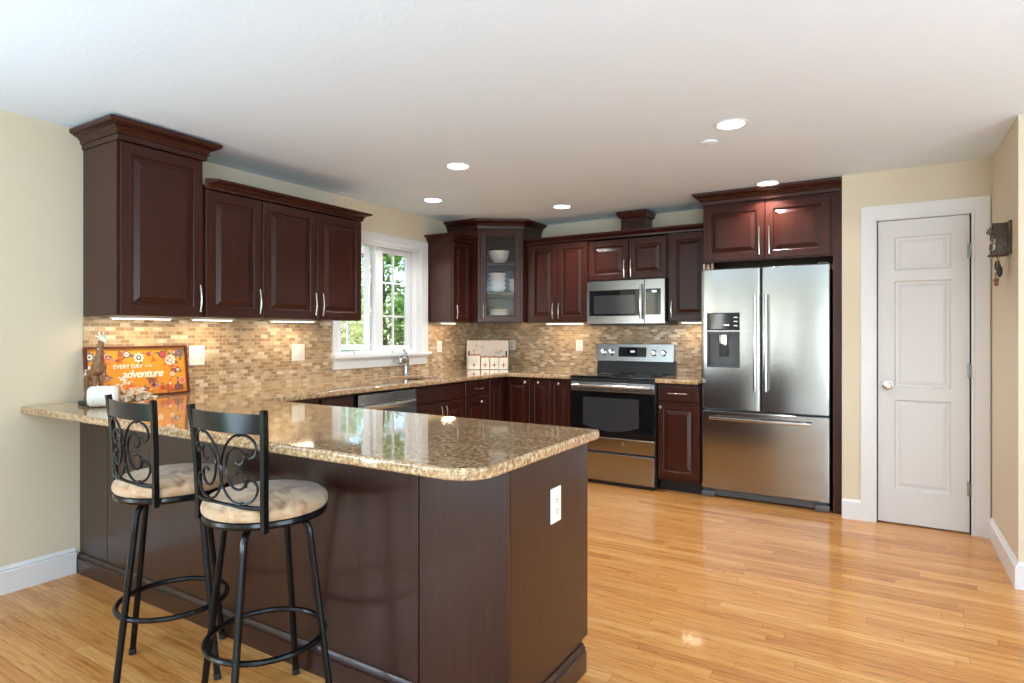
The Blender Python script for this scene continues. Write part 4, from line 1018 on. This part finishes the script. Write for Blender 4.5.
# framed orange sign leaning on the tiles
t = thing('wall_sign', 'orange floral framed sign reading every day is an adventure, leaning on the tiles', 'sign', (0.052, -3.580, CTZ), PI/2)
SW, SH = 0.562, 0.290
lean = Matrix.Rotation(math.radians(-7.0), 4, 'X')
def flat_col(name, r, g, b): return plain(name, srgb(r, g, b), 0.5)
m = MB(); m.X = lean; b_ = 0.012
m.box(-SW/2, -SW/2+b_, -0.022, 0, 0, SH); m.box(SW/2-b_, SW/2, -0.022, 0, 0, SH); m.box(-SW/2+b_, SW/2-b_, -0.022, 0, 0, b_); m.box(-SW/2+b_, SW/2-b_, -0.022, 0, SH-b_, SH)
part('frame', m, plain('sign_frame_brown', srgb(84, 34, 24), 0.4), t)
m = MB(); m.X = lean; m.box(-SW/2+b_, SW/2-b_, -0.010, -0.002, b_, SH-b_)
cols = [flat_col('sign_orange', 222, 146, 40), flat_col('sign_red', 214, 62, 40), flat_col('sign_white', 244, 234, 214), flat_col('sign_plum', 122, 62, 84), flat_col('sign_grey', 120, 108, 112), flat_col('sign_deep_orange', 230, 106, 26), flat_col('sign_pink', 232, 150, 130), flat_col('sign_olive', 110, 106, 60), flat_col('sign_dark', 66, 46, 50)]
yf = -0.0103
def petal(cx_, cz, a, L_, w_, mi, dy):
    m.mi = mi; ca, sa = math.cos(a), math.sin(a)
    pts = [(0, 0), (L_*0.4, w_*0.8), (L_*0.75, w_), (L_, 0), (L_*0.75, -w_), (L_*0.4, -w_*0.8)]
    m.f([m.v((cx_+ca*p-sa*q, dy, cz+sa*p+ca*q)) for p, q in pts])
def disc(cx_, cz, r, mi, dy, n=14):
    m.mi = mi; m.f([m.v((cx_+r*math.cos(2*PI*k/n), dy, cz+r*math.sin(2*PI*k/n))) for k in range(n)])
fl = [(-0.235, 0.235, .030, 4, 2), (-0.185, 0.215, .028, 1, 6), (-0.155, 0.235, .018, 6, 1), (-0.175, 0.175, .020, 3, 8), (-0.06, 0.245, .024, 4, 2), (0.0, 0.225, .030, 2, 8), (0.075, 0.21, .014, 5, 1), (0.065, 0.185, .022, 1, 5), (0.105, 0.185, .014, 8, 2), (0.125, 0.24, .026, 3, 1), (0.165, 0.205, .033, 2, 6), (0.22, 0.245, .028, 4, 3), (0.205, 0.145, .018, 8, 2), (0.135, 0.10, .026, 2, 8), (0.225, 0.08, .024, 6, 1), (0.20, 0.04, .026, 3, 4), (0.06, 0.085, .022, 3, 1), (0.085, 0.06, .018, 6, 4), (0.005, 0.035, .028, 6, 2), (-0.045, 0.09, .020, 8, 5), (-0.07, 0.035, .022, 5, 1), (-0.13, 0.05, .028, 3, 1), (-0.21, 0.09, .030, 8, 2), (-0.16, 0.115, .018, 4, 6), (-0.23, 0.04, .028, 1, 3), (-0.24, 0.16, .022, 3, 2), (-0.095, 0.215, .014, 1, 5), (0.155, 0.035, .018, 1, 5), (0.05, 0.245, .014, 1, 3), (-0.115, 0.17, .012, 7, 2)]
fl = [q for q in fl if not (abs(q[0]*1.08-0.0) < 0.165 and 0.085 < q[1] < 0.205)]
rf = random.Random(21); n0 = 0
while n0 < 34:
    px, pz = rf.uniform(-0.235, 0.235), rf.uniform(0.03, 0.262)
    if abs(px*1.08) < 0.175 and 0.08 < pz < 0.208: continue
    fl.append((px, pz, rf.uniform(0.009, 0.020), rf.choice((1, 3, 4, 5, 6, 8, 2)), rf.choice((2, 5, 6, 8)))); n0 += 1
for i, (cx_, cz, r, c1, c2) in enumerate(fl):
    cx_ *= 1.08; np_ = 8+i % 5; d1 = yf-0.00005*i
    for k in range(3): petal(cx_, cz, k*2.1+i, r*1.7, r*0.28, 7 if (i+k) % 3 else 5, d1)
    for k in range(np_): petal(cx_, cz, 2*PI*k/np_+i*0.3, r, r*0.24, c1, d1-0.0003)
    disc(cx_, cz, r*0.5, c2, d1-0.0005); disc(cx_, cz, r*0.24, c1, d1-0.0007)
m.mi = 0
part('print', m, cols, t)
white = cols[2]
TM = lambda x, z: lean @ Matrix.Translation((x, -0.0135, z)) @ FACE
text_mesh('lettering', 'EVERY DAY', 0.031, white, t, TM(-0.062, 0.166), bold=0.0006)
text_mesh('lettering', 'IS AN', 0.015, white, t, TM(0.05, 0.170), bold=0.0003)
text_mesh('lettering', 'adventure', 0.062, white, t, TM(0.015, 0.112), shear=0.32, bold=0.0012, space=0.9)

# carved giraffe on a dark base
t = thing('giraffe_figurine', 'brown carved wooden giraffe standing before the left end of the orange sign', 'figurine', (0.262, -3.908, CTZ), math.radians(4))
m = MB(); m.box(-0.085, 0.075, -0.04, 0.04, 0, 0.020, 0.004, 2); part('base', m, M['blackplastic'], t)
m = MB()
for x, y in ((-0.045, -0.016), (-0.045, 0.016), (0.025, -0.016), (0.025, 0.016)): m.tube([(x, y, 0.019), (x, y, 0.08), (x*0.9, y*0.9, 0.15)], [0.008, 0.008, 0.014], 8)
m.tube([(-0.058, 0, 0.135), (-0.04, 0, 0.155), (-0.005, 0, 0.168), (0.022, 0, 0.185), (0.034, 0, 0.23), (0.045, 0, 0.29), (0.055, 0, 0.335)], [0.014, 0.030, 0.034, 0.032, 0.021, 0.014, 0.012], 12)
m.tube([(-0.057, 0, 0.15), (-0.07, 0, 0.11), (-0.072, 0, 0.08)], [0.005, 0.003, 0.005], 6)
part('body', m, M['carved_wood'], t)
m = MB(); m.tube([(0.052, 0, 0.332), (0.062, 0, 0.342), (0.085, 0, 0.330), (0.098, 0, 0.320)], [0.013, 0.016, 0.012, 0.007], 10)
for y in (-0.008, 0.008): m.tube([(0.056, y, 0.35), (0.054, y*1.4, 0.372)], [0.003, 0.004], 6); m.tube([(0.05, y*1.2, 0.345), (0.042, y*3, 0.352)], [0.005, 0.002], 6)
part('head', m, M['bone'], t)
m = MB(); rnd = random.Random(3)
for _ in range(16):
    u = rnd.random(); m.ball((-0.04+u*0.065, rnd.choice((-1, 1))*0.030, 0.145+rnd.random()*0.035), 0.006, 6, 4, 1, 0.35)
m.ball((0.01, -0.034, 0.19), 0.010, 8, 5, 1, 0.4); m.ball((0.046, -0.012, 0.285), 0.007, 6, 4, 1, 0.4)
part('spots', m, M['bone'], t)
# white ribbed planter lying with dried flowers
t = thing('white_planter', 'white ribbed ceramic planter on the counter in front of the giraffe', 'planter', (0.392, -3.930, CTZ), math.radians(60))
m = MB()
prof = [(0.02, -0.066), (0.040, -0.064), (0.048, -0.055)]
for i in range(9): z = -0.050+0.094*i/8; prof += [(0.0525, z), (0.0508, z+0.005)]
prof += [(0.049, 0.054), (0.042, 0.063), (0.02, 0.066)]
m.lathe(prof, (0, 0, 0.0530), 28, 'x'); part('pot', m, M['white_ceramic'], t)
t = thing('dried_flowers', 'bunch of cream dried flowers spilling beside the white planter', 'flowers', (0.405, -3.835, CTZ), math.radians(8))
m = MB(); rnd = random.Random(11)
for _ in range(60):
    x, y = rnd.gauss(0, 0.028), rnd.uniform(-0.02, 0.13); z = 0.018+max(0, rnd.random()*0.120*(1-(y+0.02)/0.17)); r = rnd.uniform(0.013, 0.021)
    for k in range(6):
        a = 2*PI*k/6+rnd.random(); tz = rnd.uniform(0.2, 0.9); p = Vector((x, y, z)); d = Vector((math.cos(a), math.sin(a), tz)).normalized(); e = d.cross(Vector((0, 0, 1))).normalized()
        m.f([m.v(p), m.v(p+d*r*0.6+e*r*0.5), m.v(p+d*r*1.2), m.v(p+d*r*0.6-e*r*0.5)])
    m.ball((x, y, z), r*0.45, 6, 4)
part('blooms', m, M['dry_flower'], t)
m = MB()
for _ in range(14):
    x, y = rnd.gauss(0, 0.02), rnd.uniform(-0.02, 0.15); m.tube([(0, -0.03, 0.01), (x*0.5, y*0.5, 0.015), (x, y, 0.018+rnd.random()*0.05*(1-y/0.2))], 0.0016, 5)
part('stems', m, M['carved_wood'], t)

# white tray with handle holes and four canisters in the corner
va, vb = Vector((0.085, -0.420)), Vector((0.460, -0.185))
va, vb = Vector((0.062, -0.396)), Vector((0.425, -0.172)); tl_ = (vb-va).length; ta = math.atan2(vb.y-va.y, vb.x-va.x)
t = thing('serving_tray', 'white rectangular serving tray with dark handle slots, propped in the corner behind the canisters', 'tray', (va.x, va.y, CTZ), ta)
lean = Matrix.Rotation(math.radians(-5), 4, 'X')
TW, TH = tl_, 0.292
tw = plain('white_painted_tray', srgb(238, 222, 204), 0.4)
m = MB(); m.X = lean; zh0, zh1 = 0.115, 0.185
for a, b in ((0.012, 0.030), (TW-0.030, TW-0.012)):
    pass
m.box(0, 0.014, 0.006, 0.016, 0, TH); m.box(TW-0.014, TW, 0.006, 0.016, 0, TH); m.box(0.030, TW-0.030, 0.006, 0.016, 0, TH)
for a, b in ((0.014, 0.030), (TW-0.030, TW-0.014)): m.box(a, b, 0.006, 0.016, 0, zh0); m.box(a, b, 0.006, 0.016, zh1, TH)
m.box(0, TW, -0.004, 0.006, 0, 0.008); m.box(0, TW, -0.004, 0.006, TH-0.008, TH)
part('board', m, tw, t)
m = MB(); m.X = lean; 
for a, b in ((0.012, 0.032), (TW-0.032, TW-0.012)): m.box(a, b, 0.0165, 0.020, zh0-0.003, zh1+0.003)
hs = part('handle_slots', m, M['slot'], t)
m = MB(); m.X = lean; m.mi = 0
for cx_, cz in ((0.10, 0.24), (0.16, 0.225), (0.075, 0.19), (0.30, 0.17), (0.33, 0.165), (0.35, 0.185)):
    for k in range(5):
        a = 2*PI*k/5; px, pz = cx_+0.010*math.cos(a), cz+0.010*math.sin(a); m.f([m.v((px+0.006*math.cos(2*PI*j/8), 0.0055, pz+0.006*math.sin(2*PI*j/8))) for j in range(8)])
part('flower_motif', m, flat_col('faded_motif', 206, 182, 158), t)
def canister(label, x, w, h, y=-0.075):
    t = thing('canister', label, 'canister', (va.x+math.cos(ta)*x-math.sin(ta)*y, va.y+math.sin(ta)*x+math.cos(ta)*y, CTZ), ta, 'square canisters in the corner')
    m = MB(); m.box(-w/2, w/2, -w*0.32, w*0.32, 0, h, 0.006, 2); part('body', m, M['cream_ceramic'], t)
    m = MB(); m.box(-w/2-0.001, w/2+0.001, -w*0.32-0.001, w*0.32+0.001, h+0.0002, h+0.009, 0.003, 2); m.ball((0, 0, h+0.014), 0.008, 10, 6); part('lid', m, plain('terracotta_rim', srgb(206, 110, 70), 0.4), t)
    m = MB(); yy = -w*0.32-0.0012; q = 0.017
    m.f([m.v((-q*0.8, yy, 0.045)), m.v((0, yy, 0.045-q*1.2)), m.v((q*0.8, yy, 0.045)), m.v((0, yy, 0.045+q*1.2))]); m.mi = 1
    for dx_, dz in ((-0.019, 0), (0.019, 0), (0, 0.026), (0, -0.026)): m.f([m.v((dx_-0.004, yy, 0.045+dz)), m.v((dx_, yy, 0.045+dz-0.006)), m.v((dx_+0.004, yy, 0.045+dz)), m.v((dx_, yy, 0.045+dz+0.006))])
    part('diamond_motif', m, [flat_col('motif_red', 196, 92, 66), flat_col('motif_brown', 150, 110, 80)], t)
canister('largest cream canister with a red diamond, leftmost of the row in the corner', 0.082, 0.124, 0.140)
canister('small cream canister with a red diamond, just right of the largest one', 0.194, 0.088, 0.120)
canister('small cream canister with a red diamond, third from the left in the corner', 0.286, 0.088, 0.120)
canister('small cream canister with a red diamond, rightmost of the row in the corner', 0.378, 0.088, 0.120)

# ------------------------------------------------------------------ cuckoo clock on the right wall
t = thing('cuckoo_clock', 'dark carved wooden cuckoo clock with hanging weights on the wall right of the pantry door', 'clock', (XD1-0.001, -1.265, 1.762), -PI/2)
# local: x along the wall, -y out of the wall (into the room)
m = MB(); m.box(-0.085, 0.085, -0.014, 0, -0.06, 0.115, 0.003); part('backboard', m, M['clockwood'], t)
m = MB(); m.prism([(-0.062, -0.05), (0.062, -0.05), (0.062, 0.05), (0, 0.105), (-0.062, 0.05)], -0.060, -0.014, 'y'); part('case', m, M['clockwood'], t)
m = MB(); m.X = Matrix.Translation((0, 0, 0.108)) @ Matrix.Rotation(0.72, 4, 'Y'); m.box(0, 0.115, -0.072, -0.01, -0.002, 0.008); m.X = Matrix.Translation((0, 0, 0.108)) @ Matrix.Rotation(PI-0.72, 4, 'Y'); m.box(0, 0.115, -0.072, -0.01, -0.008, 0.002); part('roof', m, M['clockwood'], t)
m = MB(); m.box(-0.075, 0.075, -0.085, -0.014, -0.062, -0.050, 0.003); part('base_board', m, M['clockwood'], t)
m = MB(); m.lathe([(0.030, -0.061), (0.030, -0.065), (0.026, -0.067)], (0, 0, 0.0), 20, 'y'); dl_ = part('dial', m, M['bone'], t)
m = MB(); m.box(-0.0015, 0.0015, -0.0695, -0.068, 0, 0.022); m.box(0, 0.015, -0.0695, -0.068, -0.0015, 0.0015); part('hands', m, M['blackplastic'], dl_)
m = MB(); rnd = random.Random(5)
for k in range(44):
    a = 2*PI*k/22+0.1*rnd.random(); r = 0.056+0.012*rnd.random(); c = Vector((r*math.cos(a), -0.030-0.065*rnd.random(), 0.01+r*1.1*math.sin(a))); L_ = 0.03
    d = Vector((math.cos(a+0.6), -0.45, math.sin(a+0.6))).normalized(); e = Vector((-math.sin(a+0.6), 0, math.cos(a+0.6)))
    V0 = [c-d*L_*0.5, c+e*L_*0.28, c+d*L_*0.5, c-e*L_*0.28]; n_ = Vector((0, 0.006, 0))
    A_ = [m.v(p) for p in V0]; B_ = [m.v(p+n_) for p in V0]; m.f(A_); m.f(B_[::-1])
    for i in range(4): m.f([A_[i], A_[(i+1) % 4], B_[(i+1) % 4], B_[i]])
part('carved_leaves', m, M['leafgold'], t)
m = MB(); m.tube([(0, -0.05, -0.062), (0, -0.052, -0.15)], 0.002, 6); m.lathe([(0.002, -0.150), (0.010, -0.152), (0.013, -0.162), (0.010, -0.172), (0.002, -0.174)], (0, -0.052, 0), 14); part('pendulum', m, M['brass'], t)
for x, zl in ((-0.035, -0.085), (0.035, -0.12)):
    m = MB(); m.tube([(x, -0.045, -0.062), (x, -0.045, zl)], 0.0014, 5); ch = part('chain', m, M['brass'], t)
    m = MB(); m.lathe([(0.003, zl), (0.010, zl-0.006), (0.014, zl-0.022), (0.012, zl-0.045), (0.004, zl-0.062)], (x, -0.045, 0), 12); part('pinecone_weight', m, M['pinecone'], ch)
m = MB(); m.tube([(-0.012, -0.06, -0.174), (0.0, -0.055, -0.185)], 0.002, 5); m.ball((0, -0.055, -0.195), 0.013, 10, 6); m.ball((0.004, -0.055, -0.216), 0.011, 10, 6); part('charm', m, M['redcharm'], t)
